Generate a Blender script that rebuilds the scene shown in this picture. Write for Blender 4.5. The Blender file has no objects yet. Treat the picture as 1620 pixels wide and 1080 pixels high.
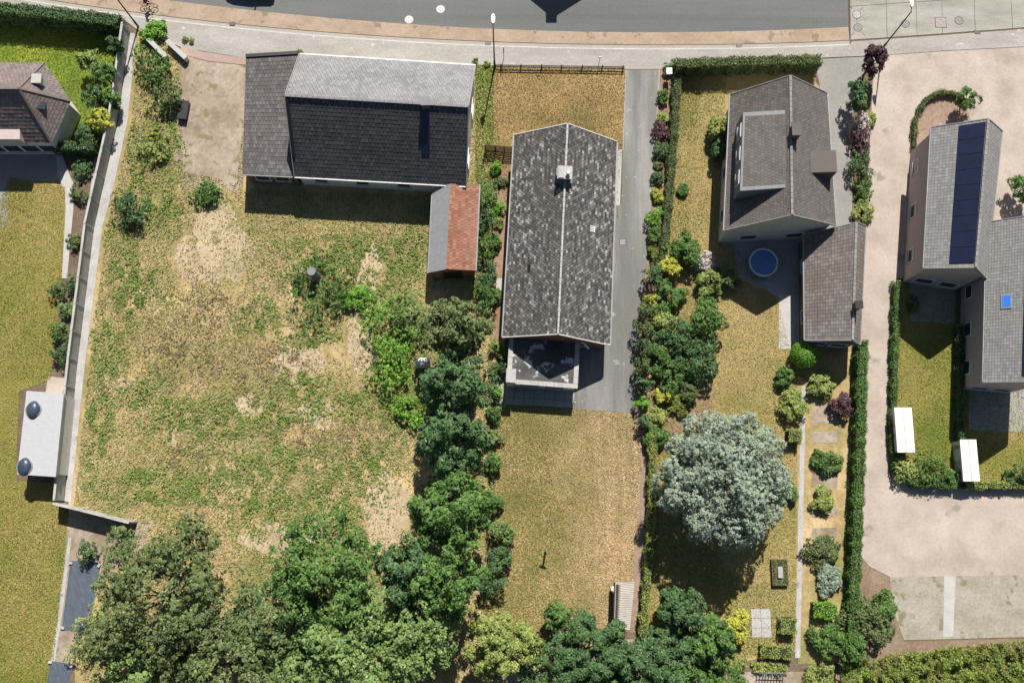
import bpy, bmesh, math, random
import numpy as np
from mathutils import Vector, Matrix
R = math.radians
random.seed(7); RNG = np.random.default_rng(11)
SC = bpy.context.scene; COL = SC.collection

# ------------------------------------------------------------------ camera, sky, sun, exposure
CAM_H = 80.0; FPX = 1500.0; TILT = math.atan(280/1500)
cam = bpy.data.cameras.new('camera'); camo = bpy.data.objects.new('camera', cam); COL.objects.link(camo)
cam.sensor_width = 36; cam.lens = FPX/1620*36; cam.clip_start = 1; cam.clip_end = 3000
camo.location = (0, 0, CAM_H); camo.rotation_euler = (TILT, 0, 0); SC.camera = camo
SUN_EL = R(49); SUN_AZ = math.atan2(.18, 1.0)          # azimuth from +Y towards +X
w = bpy.data.worlds.new('World'); SC.world = w; w.use_nodes = True
sky = w.node_tree.nodes.new('ShaderNodeTexSky'); sky.sky_type = 'NISHITA'; sky.sun_disc = False
sky.sun_elevation = SUN_EL; sky.sun_rotation = SUN_AZ
w.node_tree.links.new(sky.outputs[0], w.node_tree.nodes['Background'].inputs[0])
w.node_tree.nodes['Background'].inputs[1].default_value = 0.05
sun = bpy.data.lights.new('sun', 'SUN'); sun.energy = 5.0; sun.angle = R(.5); sun.color = (1, .95, .87)
suno = bpy.data.objects.new('sun', sun); COL.objects.link(suno)
sdir = Vector((math.sin(SUN_AZ)*math.cos(SUN_EL), math.cos(SUN_AZ)*math.cos(SUN_EL), math.sin(SUN_EL)))
suno.rotation_euler = sdir.to_track_quat('Z', 'Y').to_euler(); suno.location = (10, 60, 80)
vs = SC.view_settings; vs.view_transform = 'Standard'; vs.look = 'None'; vs.gamma = 1; vs.use_curve_mapping = False
vs.exposure = 0.55

# ------------------------------------------------------------------ survey: plan position of a point of given height
ct, st = math.cos(TILT), math.sin(TILT)
def P(px, py, z=0.0):
    u, v = px-810, 540-py
    y, dz = v*ct+FPX*st, v*st-FPX*ct
    s = (CAM_H-z)/(-dz)
    return Vector((u*s, y*s, z))
def PP(pts, z=0.0): return [P(a, b, z) for a, b in pts]

# ------------------------------------------------------------------ materials
MATS = {}
def _mat(name):
    m = bpy.data.materials.new(name); m.use_nodes = True; MATS[name] = m
    nt = m.node_tree; return m, nt, nt.nodes['Principled BSDF']
def _ramp(nt, stops):
    r = nt.nodes.new('ShaderNodeValToRGB'); e = r.color_ramp.elements
    while len(e) < len(stops): e.new(.5)
    for k, (p, c) in enumerate(stops): e[k].position = p; e[k].color = (*c, 1)
    return r
def _noise(nt, scale, detail=4, rough=.6, vec=None, stretch=None, off=0):
    g = nt.nodes.new('ShaderNodeNewGeometry'); n = nt.nodes.new('ShaderNodeTexNoise')
    n.inputs['Scale'].default_value = scale; n.inputs['Detail'].default_value = detail; n.inputs['Roughness'].default_value = rough
    mp = nt.nodes.new('ShaderNodeMapping'); mp.inputs['Location'].default_value = (off, off*.7, off*.3)
    if stretch: mp.inputs['Scale'].default_value = stretch
    nt.links.new(g.outputs['Position'], mp.inputs[0]); nt.links.new(mp.outputs[0], n.inputs['Vector'])
    return n
def _mix(nt, a, b, fac, mode='MIX'):
    m = nt.nodes.new('ShaderNodeMix'); m.data_type = 'RGBA'; m.blend_type = mode
    for sock, val in ((m.inputs[0], fac), (m.inputs[6], a), (m.inputs[7], b)):
        if hasattr(val, 'is_output'): nt.links.new(val, sock)
        elif isinstance(val, (int, float)): sock.default_value = val
        else: sock.default_value = (*val, 1)
    return m.outputs[2]
def _bump(nt, bs, src, strength, dist=.02):
    b = nt.nodes.new('ShaderNodeBump'); b.inputs['Strength'].default_value = strength; b.inputs['Distance'].default_value = dist
    nt.links.new(src, b.inputs['Height']); nt.links.new(b.outputs[0], bs.inputs['Normal'])
def surf(name, stops, scale=.4, fine=None, speck=None, rough=.9, bump=.3, stretch=None, detail=5, bscale=12, lo=.3, hi=.7):
    """noise-mottled surface; fine=(scale, amount) lighter/darker grain; speck=(colour, scale, threshold) scattered spots"""
    m, nt, bs = _mat(name)
    n = _noise(nt, scale, detail, .62, stretch=stretch, off=len(MATS)*3.1)
    k = len(stops); r = _ramp(nt, [(lo+(hi-lo)*i/max(1, k-1), c) for i, c in enumerate(stops)])
    nt.links.new(n.outputs['Fac'], r.inputs[0]); col = r.outputs[0]
    if fine:
        f = _noise(nt, fine[0], 3, .7, off=5); fr = _ramp(nt, [(.3, (1-fine[1],)*3), (.7, (1+fine[1],)*3)])
        nt.links.new(f.outputs['Fac'], fr.inputs[0]); col = _mix(nt, col, fr.outputs[0], 1.0, 'MULTIPLY')
    if speck:
        s = _noise(nt, speck[1], 3, .6, off=17); sr = _ramp(nt, [(speck[2], (0, 0, 0)), (speck[2]+.06, (1, 1, 1))])
        nt.links.new(s.outputs['Fac'], sr.inputs[0]); col = _mix(nt, col, speck[0], sr.outputs[0])
    nt.links.new(col, bs.inputs['Base Color']); bs.inputs['Roughness'].default_value = rough
    bs.inputs['Specular IOR Level'].default_value = .25
    if bump: _bump(nt, bs, _noise(nt, bscale, 4, .7).outputs['Fac'], bump)
    return m
def island(name, stops, scale=.35, tint=None, rough=.8, transl=0.0, spec=.2, bump=0, drift=None, streak=None):
    """each separate piece of the mesh takes its own tone; tint=(colour, amount) drifts slowly over space"""
    m, nt, bs = _mat(name)
    g = nt.nodes.new('ShaderNodeNewGeometry'); r = _ramp(nt, stops)
    nt.links.new(g.outputs['Random Per Island'], r.inputs[0]); col = r.outputs[0]
    if tint:
        n = _noise(nt, scale, 4, .6, off=len(MATS)); nr = _ramp(nt, [(.42, (0, 0, 0)), (.62, (tint[1],)*3)])
        nt.links.new(n.outputs['Fac'], nr.inputs[0]); col = _mix(nt, col, tint[0], nr.outputs[0])
    if streak:                               # faint mowing lanes
        sn = _noise(nt, 1.0, 3, .6, stretch=(1.6, .10, 1), off=41); sr = _ramp(nt, [(.36, (1-streak,)*3), (.64, (1+streak,)*3)]); nt.links.new(sn.outputs['Fac'], sr.inputs[0]); col = _mix(nt, col, sr.outputs[0], 1.0, 'MULTIPLY')
    if drift:                                # greener grass on the field side of the plot, drier on the other: (x full, x none, colour, amount)
        mr = nt.nodes.new('ShaderNodeMapRange'); sx = nt.nodes.new('ShaderNodeSeparateXYZ'); nt.links.new(g.outputs['Position'], sx.inputs[0])
        n2 = _noise(nt, .5, 4, .65, off=31); ma = nt.nodes.new('ShaderNodeMath'); ma.operation = 'MULTIPLY_ADD'; ma.inputs[1].default_value = 9.0
        nt.links.new(n2.outputs['Fac'], ma.inputs[0]); nt.links.new(sx.outputs[0], ma.inputs[2]); nt.links.new(ma.outputs[0], mr.inputs[0])
        mr.inputs[1].default_value = drift[0]+4.5; mr.inputs[2].default_value = drift[1]+4.5; mr.inputs[3].default_value = drift[3]; mr.inputs[4].default_value = 0
        col = _mix(nt, col, drift[2], mr.outputs[0])
    nt.links.new(col, bs.inputs['Base Color']); bs.inputs['Roughness'].default_value = rough
    bs.inputs['Specular IOR Level'].default_value = spec
    if bump: _bump(nt, bs, _noise(nt, 14, 4, .7).outputs['Fac'], bump)
    if transl:
        t = nt.nodes.new('ShaderNodeBsdfTranslucent'); nt.links.new(col, t.inputs[0])
        x = nt.nodes.new('ShaderNodeMixShader'); x.inputs[0].default_value = transl
        nt.links.new(bs.outputs[0], x.inputs[1]); nt.links.new(t.outputs[0], x.inputs[2])
        nt.links.new(x.outputs[0], nt.nodes['Material Output'].inputs[0])
    return m
def plain(name, c, rough=.5, metal=0.0, var=.12, scale=3.0, spec=.4):
    m, nt, bs = _mat(name)
    n = _noise(nt, scale, 4, .6); r = _ramp(nt, [(.3, tuple(x*(1-var) for x in c)), (.7, tuple(min(1, x*(1+var)) for x in c))])
    nt.links.new(n.outputs['Fac'], r.inputs[0]); nt.links.new(r.outputs[0], bs.inputs['Base Color'])
    bs.inputs['Roughness'].default_value = rough; bs.inputs['Metallic'].default_value = metal; bs.inputs['Specular IOR Level'].default_value = spec
    return m
def leafmat(name, dark, mid, light, tint=None, transl=.3):
    dark, mid, light = [tuple(min(.6, x*1.85) for x in c) for c in (dark, mid, light)]
    return island(name, [(0, dark), (.45, mid), (.85, light), (1, tuple(min(1, x*1.35) for x in light))], .5 if tint else .75, tint or (tuple(x*1.1 for x in light), .55), .55, transl, .35)
# ground surfaces
surf('soil', [(.10, .075, .05), (.17, .125, .085)], .8, (6, .35))
surf('asphalt', [(.112, .116, .117), (.130, .133, .134), (.148, .149, .147)], .3, (9, .12), ((.34, .34, .33), 3.2, .74), .9, .25, (.12, 1.8, 1), lo=.32, hi=.68)
surf('cycle', [(.275, .205, .145), (.325, .25, .180), (.355, .28, .21)], .5, (5, .12), ((.22, .175, .125), .95, .60), .9, .25, (1, 1.4, 1))
surf('gutter', [(.302, .277, .244), (.353, .323, .290)], .6, (7, .10))
surf('whiteline', [(.40, .385, .355), (.52, .505, .47)], 1.2, (7, .12))
surf('sidewalk', [(.265, .247, .222), (.315, .295, .267), (.365, .345, .315)], .45, (6, .13), ((.47, .445, .405), 1.1, .66), .9, .25, (.5, 1.5, 1))
surf('concrete_road', [(.224, .215, .185), (.292, .280, .245), (.353, .340, .305)], .45, (8, .13), ((.172, .163, .146), 1.7, .70), .9, .3, (.5, 1.6, 1))
surf('driveway', [(.150, .148, .141), (.195, .192, .182), (.255, .25, .235)], .22, (9, .13), ((.30, .29, .275), 1.3, .66), .9, .3, (2.2, .22, 1), lo=.40, hi=.60)
surf('paving_pale', [(.315, .262, .220), (.385, .325, .278), (.435, .375, .325)], .35, (4, .09), ((.26, .225, .19), .42, .66), lo=.34, hi=.66, detail=8)
surf('paving_grey', [(.225, .214, .199), (.270, .259, .244)], .4, (5, .1))
surf('yard', [(.22, .17, .12), (.30, .243, .19), (.35, .295, .24)], .35, (3, .2), ((.19, .165, .08), .9, .60), lo=.36, hi=.64, detail=8)
surf('sandy_patch', [(.30, .235, .145), (.40, .315, .21), (.46, .37, .26)], .5, (4, .2), ((.22, .19, .08), .9, .60))
surf('pinkpave', [(.315, .225, .188), (.360, .266, .225)], .5, (6, .1))
surf('slab', [(.26, .265, .26), (.33, .33, .32)], .9, (7, .15))
surf('concrete', [(.306, .297, .281), (.374, .365, .348), (.425, .416, .399)], .8, (7, .15), ((.212, .208, .196), 1.6, .66))
surf('pale_concrete', [(.360, .349, .328), (.432, .421, .400)], 1.0, (7, .1))
surf('grasspaver', [(.235, .215, .165), (.295, .272, .218), (.345, .325, .275)], .5, (4, .18), ((.19, .175, .105), .9, .60), detail=8)
surf('dry_base', [(.158, .128, .053), (.300, .203, .090), (.450, .307, .158)], .22, (7, .30), None, .95, .5)
surf('rear_base', [(.128, .128, .033), (.285, .210, .090), (.465, .315, .165)], .16, (7, .30), None, .95, .5)
surf('ochre_base', [(.20, .17, .055), (.30, .235, .10), (.37, .29, .135)], .2, (5, .2), None, .95, .3)
surf('mixed_base', [(.120, .138, .024), (.228, .186, .054), (.336, .240, .108)], .12, (5, .2), None, .95, .4)
surf('green_base', [(.070, .119, .017), (.140, .203, .025), (.266, .280, .035)], .12, (5, .2), None, .95, .4)
surf('field_base', [(.132, .155, .046), (.326, .248, .116), (.512, .380, .225)], .14, (3, .25), None, .95, .5, detail=7)
surf('bark_soil', [(.192, .120, .078), (.324, .216, .150)], 1.2, (8, .45), None, .95, .6)
surf('strip_soil', [(.22, .155, .115), (.30, .215, .165)], .6, (5, .25))
surf('redsoil', [(.15, .115, .07), (.215, .155, .105), (.255, .19, .135)], .5, (4, .25))
# grass tufts
island('dry_tuft', [(0, (.28, .21, .105)), (.3, (.46, .345, .20)), (.65, (.66, .505, .325)), (1, (.82, .69, .50))], .45, ((.31, .245, .115), .5), .85, .1, drift=(2.8, 8.0, (.175, .195, .045), .9), streak=.17)
island('front_tuft', [(0, (.22, .165, .055)), (.35, (.36, .26, .105)), (.7, (.50, .37, .17)), (1, (.66, .52, .28))], .3, ((.25, .215, .075), .6), .85, .1)
island('green_tuft', [(0, (.06, .12, .015)), (.5, (.13, .21, .025)), (1, (.26, .29, .06))], .3, ((.24, .24, .06), .6), .8, .15)
island('ochre_tuft', [(0, (.33, .265, .095)), (.5, (.40, .315, .135)), (1, (.48, .385, .18))], .22, ((.23, .25, .06), .75), .85, .1)
island('mixed_tuft', [(0, (.31, .275, .075)), (.5, (.40, .34, .115)), (1, (.50, .42, .17))], .14, ((.19, .28, .04), .95), .85, .1)
island('weed_green', [(0, (.105, .175, .035)), (.5, (.175, .265, .06)), (1, (.29, .36, .11))], .5, ((.31, .315, .125), .55), .8, .2)
island('weed_brown', [(0, (.15, .11, .06)), (.5, (.24, .18, .10)), (1, (.36, .28, .17))], .5, None, .85, .1)
island('field_tuft', [(0, (.25, .25, .09)), (.3, (.36, .31, .135)), (.6, (.48, .395, .215)), (1, (.62, .515, .33))], .28, ((.24, .29, .07), .7), .85, .15)
# foliage
leafmat('leaf_dark', (.018, .038, .015), (.036, .072, .025), (.066, .12, .044))
leafmat('leaf_mid', (.022, .048, .012), (.045, .092, .022), (.085, .15, .035))
leafmat('leaf_olive', (.030, .042, .014), (.058, .080, .027), (.105, .135, .050))
leafmat('leaf_pale', (.036, .065, .020), (.080, .130, .038), (.14, .20, .065))
leafmat('leaf_bright', (.035, .085, .010), (.075, .165, .018), (.13, .25, .035))
leafmat('leaf_yellow', (.10, .12, .015), (.21, .215, .028), (.36, .33, .06))
leafmat('leaf_lime', (.055, .085, .016), (.12, .155, .036), (.21, .24, .075))
leafmat('leaf_silver', (.105, .138, .105), (.140, .178, .135), (.185, .222, .168), None, .25)
leafmat('leaf_purple', (.022, .010, .014), (.045, .020, .026), (.085, .045, .05))
leafmat('leaf_pink', (.20, .13, .11), (.34, .24, .21), (.46, .36, .33))
leafmat('leaf_autumn', (.045, .075, .013), (.095, .145, .024), (.18, .22, .045), ((.22, .135, .06), .42))
leafmat('leaf_bush', (.028, .050, .018), (.06, .095, .030), (.11, .15, .05), ((.10, .105, .04), .5))
plain('bark', (.075, .055, .04), .9); plain('twig', (.03, .032, .016), .95)
# building
island('tile_main', [(0, (.048, .047, .046)), (.35, (.082, .080, .078)), (.65, (.120, .117, .113)), (.88, (.172, .168, .162)), (1, (.34, .33, .315))], .45, ((.092, .080, .070), .45), .9, 0, .15, .5)
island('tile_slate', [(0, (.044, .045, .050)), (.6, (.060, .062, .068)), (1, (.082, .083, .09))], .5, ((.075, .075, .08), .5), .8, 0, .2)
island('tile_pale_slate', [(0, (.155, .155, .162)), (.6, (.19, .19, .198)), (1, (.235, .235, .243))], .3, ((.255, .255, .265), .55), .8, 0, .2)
island('tile_wing', [(0, (.080, .075, .074)), (.6, (.112, .106, .105)), (1, (.150, .144, .143))], .5, ((.10, .085, .08), .5), .85, 0, .2)
island('tile_taupe', [(0, (.095, .083, .075)), (.6, (.118, .104, .095)), (1, (.145, .13, .12))], .4, ((.14, .125, .118), .5), .85, 0, .2)
island('tile_annex', [(0, (.12, .105, .097)), (.6, (.16, .142, .132)), (1, (.20, .185, .175))], .4, ((.12, .095, .085), .6), .85, 0, .2)
island('tile_grey', [(0, (.17, .168, .165)), (.6, (.205, .203, .20)), (1, (.25, .247, .242))], .4, ((.22, .215, .205), .5), .85, 0, .2)
island('tile_red', [(0, (.20, .088, .055)), (.6, (.265, .122, .080)), (1, (.33, .17, .118))], .5, ((.29, .165, .12), .5), .85, 0, .2)
island('tile_mauve', [(0, (.13, .108, .105)), (.6, (.17, .142, .138)), (1, (.21, .18, .175))], .4, ((.18, .135, .12), .5), .85, 0, .2)
surf('bitumen', [(.05, .05, .05), (.085, .085, .084), (.13, .13, .127)], .7, (5, .25), ((.50, .49, .47), .80, .565), .85, .3, (.55, 1.5, 1))
plain('brick', (.20, .105, .075), .9, 0, .25, 4); plain('brick_dark', (.13, .09, .075), .9, 0, .25, 4)
plain('render_white', (.62, .60, .57), .85); plain('render_pink', (.42, .355, .34), .85, 0, .08); plain('plaster', (.50, .47, .43), .85)
plain('white', (.74, .73, .71), .5, 0, .06); plain('offwhite', (.58, .56, .52), .6); plain('zinc', (.23, .235, .24), .6, .1)
plain('dark_metal', (.03, .031, .033), .5, .5); plain('black', (.012, .012, .013), .5); plain('rubber', (.018, .018, .018), .85)
plain('steel', (.32, .32, .32), .4, .6); plain('lamp_glass', (.82, .82, .80), .3, 0, .04)
plain('dark_wood', (.040, .030, .024), .85, 0, .3, 6); plain('brown_wood', (.105, .065, .045), .85, 0, .3, 6)
plain('glass', (.03, .042, .055), .08, 0, .1, 3, .6); plain('roof_glass', (.04, .06, .09), .35, 0, .1, 3, .4)
plain('solar', (.010, .014, .035), .22, 0, .15, 1, .6); plain('blue_cover', (.055, .17, .36), .35); plain('skylight_blue', (.04, .17, .62), .35)
plain('red_paint', (.36, .025, .02), .5); plain('iron', (.20, .19, .18), .7, .3); plain('iron_pale', (.52, .51, .49), .8, 0, .2, 14)
plain('iron_pinkgrey', (.30, .265, .25), .8); plain('tarp', (.075, .092, .12), .6, 0, .1, 1.5); plain('roof_membrane', (.40, .405, .42), .6, 0, .05)
plain('car_paint', (.02, .03, .05), .25, .3); plain('skin', (.50, .31, .22), .6); plain('jersey', (.18, .02, .035), .75)
plain('jersey_white', (.65, .62, .62), .75); plain('shorts', (.018, .018, .02), .8); plain('hair', (.03, .02, .015), .8)
plain('lead', (.16, .165, .175), .6); plain('flue', (.60, .59, .56), .7); plain('orange_wood', (.36, .20, .07), .8)
def corrugated(name, c, freq, ang):
    m, nt, bs = _mat(name)
    n = _noise(nt, 1.2, 5, .6); r = _ramp(nt, [(.3, tuple(x*.8 for x in c)), (.7, tuple(x*1.15 for x in c))])
    nt.links.new(n.outputs['Fac'], r.inputs[0]); nt.links.new(r.outputs[0], bs.inputs['Base Color']); bs.inputs['Roughness'].default_value = .85
corrugated('fibre_cement', (.40, .375, .325), 6, 0)

# ------------------------------------------------------------------ mesh helpers
class MB:
    def __init__(s): s.v = []; s.f = []
    def quad(s, a, b, c, d): n = len(s.v); s.v += [a, b, c, d]; s.f.append((n, n+1, n+2, n+3)); return s
    def poly(s, pts): n = len(s.v); s.v += list(pts); s.f.append(tuple(range(n, n+len(pts)))); return s
    def box(s, c, size, rz=0, ry=0, rx=0):
        m = Matrix.Translation(Vector(c)) @ Matrix.Rotation(rz, 4, 'Z') @ Matrix.Rotation(ry, 4, 'Y') @ Matrix.Rotation(rx, 4, 'X')
        hx, hy, hz = [q/2 for q in size]; n = len(s.v)
        for x, y, z in ((-1,-1,-1),(1,-1,-1),(1,1,-1),(-1,1,-1),(-1,-1,1),(1,-1,1),(1,1,1),(-1,1,1)): s.v.append(m @ Vector((x*hx, y*hy, z*hz)))
        for f in ((0,3,2,1),(4,5,6,7),(0,1,5,4),(1,2,6,5),(2,3,7,6),(3,0,4,7)): s.f.append(tuple(n+i for i in f))
        return s
    def bar(s, a, b, wd, h, up=Vector((0, 0, 1))):
        a, b = Vector(a), Vector(b); d = (b-a).normalized(); x = d.cross(up)
        x = x.normalized() if x.length > 1e-4 else Vector((1, 0, 0)); u = x.cross(d).normalized(); n = len(s.v)
        for p in (a, b):
            for i, j in ((-1,-1),(1,-1),(1,1),(-1,1)): s.v.append(p+x*i*wd/2+u*j*h/2)
        for f in ((0,1,2,3),(7,6,5,4),(0,4,5,1),(1,5,6,2),(2,6,7,3),(3,7,4,0)): s.f.append(tuple(n+i for i in f))
        return s
    def tube(s, pts, rad, seg=8, cap=True):
        pts = [Vector(p) for p in pts]; rad = rad if hasattr(rad, '__len__') else [rad]*len(pts); n = len(s.v)
        for i, p in enumerate(pts):
            d = (pts[min(i+1, len(pts)-1)]-pts[max(i-1, 0)]).normalized()
            x = d.cross(Vector((0, 0, 1))); x = x.normalized() if x.length > 1e-3 else Vector((1, 0, 0)); y = d.cross(x)
            for k in range(seg):
                a = 2*math.pi*k/seg; s.v.append(p+(x*math.cos(a)+y*math.sin(a))*rad[i])
        for i in range(len(pts)-1):
            for k in range(seg): s.f.append((n+i*seg+k, n+i*seg+(k+1) % seg, n+(i+1)*seg+(k+1) % seg, n+(i+1)*seg+k))
        if cap: s.f.append(tuple(n+k for k in reversed(range(seg)))); s.f.append(tuple(n+(len(pts)-1)*seg+k for k in range(seg)))
        return s
    def prism(s, pts, z0, z1):
        n = len(s.v); k = len(pts)
        ar = sum(pts[i][0]*pts[(i+1) % k][1]-pts[(i+1) % k][0]*pts[i][1] for i in range(k))
        if ar < 0: pts = pts[::-1]
        for z in (z0, z1):
            for p in pts: s.v.append(Vector((p[0], p[1], z)))
        s.f.append(tuple(n+k+i for i in range(k))); s.f.append(tuple(n+i for i in reversed(range(k))))
        for i in range(k): j = (i+1) % k; s.f.append((n+i, n+j, n+k+j, n+k+i))
        return s
    def torus(s, c, ax, r, t, seg=24, ts=6):
        ax = Vector(ax).normalized(); x = ax.orthogonal().normalized(); y = ax.cross(x); n = len(s.v); c = Vector(c)
        for i in range(seg):
            a = 2*math.pi*i/seg; d = x*math.cos(a)+y*math.sin(a)
            for j in range(ts): b = 2*math.pi*j/ts; s.v.append(c+d*(r+t*math.cos(b))+ax*t*math.sin(b))
        for i in range(seg):
            for j in range(ts): s.f.append((n+i*ts+j, n+((i+1) % seg)*ts+j, n+((i+1) % seg)*ts+(j+1) % ts, n+i*ts+(j+1) % ts))
        return s
    def ball(s, c, r, seg=14, rings=9, fn=None):
        c = Vector(c); r = Vector(r) if hasattr(r, '__len__') else Vector((r, r, r)); n = len(s.v)
        for i in range(rings+1):
            th = math.pi*i/rings
            for k in range(seg):
                a = 2*math.pi*k/seg; d = Vector((math.sin(th)*math.cos(a), math.sin(th)*math.sin(a), math.cos(th)))
                if fn: d = fn(d)
                s.v.append(c+Vector((d.x*r.x, d.y*r.y, d.z*r.z)))
        for i in range(rings):
            for k in range(seg): s.f.append((n+i*seg+k, n+(i+1)*seg+k, n+(i+1)*seg+(k+1) % seg, n+i*seg+(k+1) % seg))
        return s
def mesh_obj(name, mb, mat, parent=None, origin=None, smooth=False, bevel=0):
    root = parent
    while root is not None and root.parent is not None: root = root.parent
    o0 = origin if origin is not None else (root.location if root is not None else Vector((0, 0, 0)))
    me = bpy.data.meshes.new(name); me.from_pydata([tuple(Vector(p)-o0) for p in mb.v], [], mb.f)
    me.validate(); me.update()
    if smooth: me.polygons.foreach_set('use_smooth', [True]*len(me.polygons))
    me.materials.append(MATS[mat]); o = bpy.data.objects.new(name, me); COL.objects.link(o)
    if parent is not None: o.parent = parent
    if origin is not None: o.location = origin if parent is None else origin-root.location
    if bevel:
        b = o.modifiers.new('bevel', 'BEVEL'); b.width = bevel; b.segments = 2
    return o
def tag(o, label=None, cat=None, group=None, kind=None):
    if label: o['label'] = label
    if cat: o['category'] = cat
    if group: o['group'] = group
    if kind: o['kind'] = kind
    return o
def thing(name, loc, label, cat, group=None):
    o = bpy.data.objects.new(name, None); o.empty_display_size = .3; COL.objects.link(o); o.location = Vector(loc)
    return tag(o, label, cat, group)
def place(name, src, loc, parent, rz=0, mat=None):
    """a piece that shares mesh data with the others of its kind (location relative to its root)"""
    o = bpy.data.objects.new(name, src); COL.objects.link(o); o.parent = parent; o.location = loc; o.rotation_euler = (0, 0, rz); return o
def sheet(name, pts, z, mat, label=None, thick=0.0, world=False):
    q = pts if world else PP(pts, z); mb = MB()
    mb.prism([(p.x, p.y) for p in q], z-thick-.001, z) if thick else mb.prism([(p.x, p.y) for p in q], z-.003, z)
    o = mesh_obj(name, mb, mat); tag(o, label, None, None, 'structure'); return o

# ------------------------------------------------------------------ vegetation helpers (numpy)
def leaf_mesh(name, C, N, size, mat, parent, aspect=.55, kind=None, origin=None):
    """C centres, N normals (n,3), size (n,): one rhombic leaf each"""
    n = len(C); t = RNG.normal(size=(n, 3)); t -= N*(t*N).sum(1)[:, None]; t /= np.linalg.norm(t, axis=1)[:, None]+1e-9
    b = np.cross(N, t); s = size[:, None]*.5
    V = np.empty((n, 4, 3)); bend = N*s*.25
    V[:, 0] = C-t*s-bend; V[:, 1] = C+b*s*aspect; V[:, 2] = C+t*s-bend; V[:, 3] = C-b*s*aspect
    o0 = origin if origin is not None else (np.array(parent.location) if parent is not None else np.zeros(3))
    V = (V-np.array(o0)).reshape(-1, 3)
    me = bpy.data.meshes.new(name); me.vertices.add(n*4); me.vertices.foreach_set('co', V.ravel())
    me.loops.add(n*4); me.loops.foreach_set('vertex_index', np.arange(n*4, dtype=np.int32))
    me.polygons.add(n); me.polygons.foreach_set('loop_start', np.arange(0, n*4, 4, dtype=np.int32)); me.polygons.foreach_set('loop_total', np.full(n, 4, dtype=np.int32))
    me.update(); me.materials.append(MATS[mat]); o = bpy.data.objects.new(name, me); COL.objects.link(o)
    if parent is not None: o.parent = parent
    if kind: o['kind'] = kind
    return o
def unit(a): return a/(np.linalg.norm(a, axis=1)[:, None]+1e-9)
def crown_points(c, r, n, nclump, clump=.30, lower=-.35, irr=.07):
    """leaf centres and normals of an uneven crown made of many clumps; c centre, r (rx,ry,rz)"""
    d = unit(RNG.normal(size=(nclump*3, 3))); d = d[d[:, 2] > lower][:nclump]; k = len(d)
    rad = RNG.uniform(.42, .98, k)[:, None]; cc = d*rad; cr = clump*RNG.uniform(.65, 1.25, k)
    w = cr**2; idx = RNG.choice(k, n, p=w/w.sum())
    q = unit(RNG.normal(size=(n, 3))+np.array([0, 0, .35])+d[idx]*.5)
    rr = cr[idx]*RNG.uniform(.55, 1.05, n)**.6
    p = cc[idx]+q*rr[:, None]
    nn = unit(q*.7+RNG.normal(size=(n, 3))*.5+np.array([0, .12, .62]))
    an = np.arctan2(p[:, 1], p[:, 0]); ph = RNG.uniform(0, 6.28, 4)
    wob = 1+irr*(np.sin(2*an+ph[0])+.8*np.sin(3*an+ph[1])+.6*np.sin(5*an+ph[2])+.4*np.sin(9*an+ph[3])); p[:, :2] *= wob[:, None]
    return np.array(c)+p*np.array(r), nn
def sprays(C, N, k, rad):
    """every point becomes a spray of k leaves fanning out round its normal"""
    n = len(C); C = np.repeat(C, k, 0); N = np.repeat(N, k, 0); d = RNG.normal(size=(n*k, 3)); d -= N*(d*N).sum(1)[:, None]; d = unit(d)*RNG.uniform(.15, 1, (n*k, 1))
    sc = np.repeat(RNG.uniform(.6, 1.3, n), k)[:, None]*rad
    return C+d*sc+N*sc*(.5-.6*np.linalg.norm(d, axis=1)[:, None]), unit(N*.9+d*.55+RNG.normal(size=(n*k, 3))*.22)
def tree(px, py, rpx, h, mat, label, cat='tree', group=None, n=14000, leaf=.24, nclump=75, clump=.22, name='tree', squash=1.0, flat=.5, rx=None, cone=False, spray=None, irr=.07):
    zc = h*.58; c = P(px, py, zc); r = rpx*(CAM_H-zc)/1520; ryz = r*squash
    t = thing(name, (c.x, c.y, 0), label, cat, group)
    rz = h*.42
    C, N = crown_points((c.x, c.y, zc), (rx*r if rx else r, ryz, rz), int(n/9), nclump, clump, -.35, irr)
    if cone:
        f = np.clip((h-C[:, 2])/(h*.95), .12, 1.0)[:, None]; C[:, :2] = np.array([c.x, c.y])+(C[:, :2]-np.array([c.x, c.y]))*f*1.15
    C, N = sprays(C, N, 11, spray or leaf*1.15)
    keep = C[:, 2] > .25; C, N = C[keep], N[keep]
    leaf_mesh('crown', C, N, RNG.uniform(.7, 1.3, len(C))*leaf, mat, t)
    mb = MB(); tr = max(.05, h*.022)
    mb.tube([(c.x, c.y, 0), (c.x+.1*r*.2, c.y, h*.3), (c.x, c.y+.05*r, h*.62), (c.x, c.y, h*.85)], [tr*1.3, tr, tr*.6, tr*.2], 8)
    for k in range(9):
        a = k*2.399+random.random(); z0 = h*(.25+.05*k); q = .62*random.uniform(.75, 1.05)
        mb.tube([(c.x, c.y, z0), (c.x+math.cos(a)*r*q*.5, c.y+math.sin(a)*ryz*q*.5, z0+h*.12), (c.x+math.cos(a)*r*q, c.y+math.sin(a)*ryz*q, z0+h*.2)], [tr*.5, tr*.3, tr*.1], 6)
    mesh_obj('trunk', mb, 'bark', t); return t
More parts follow.
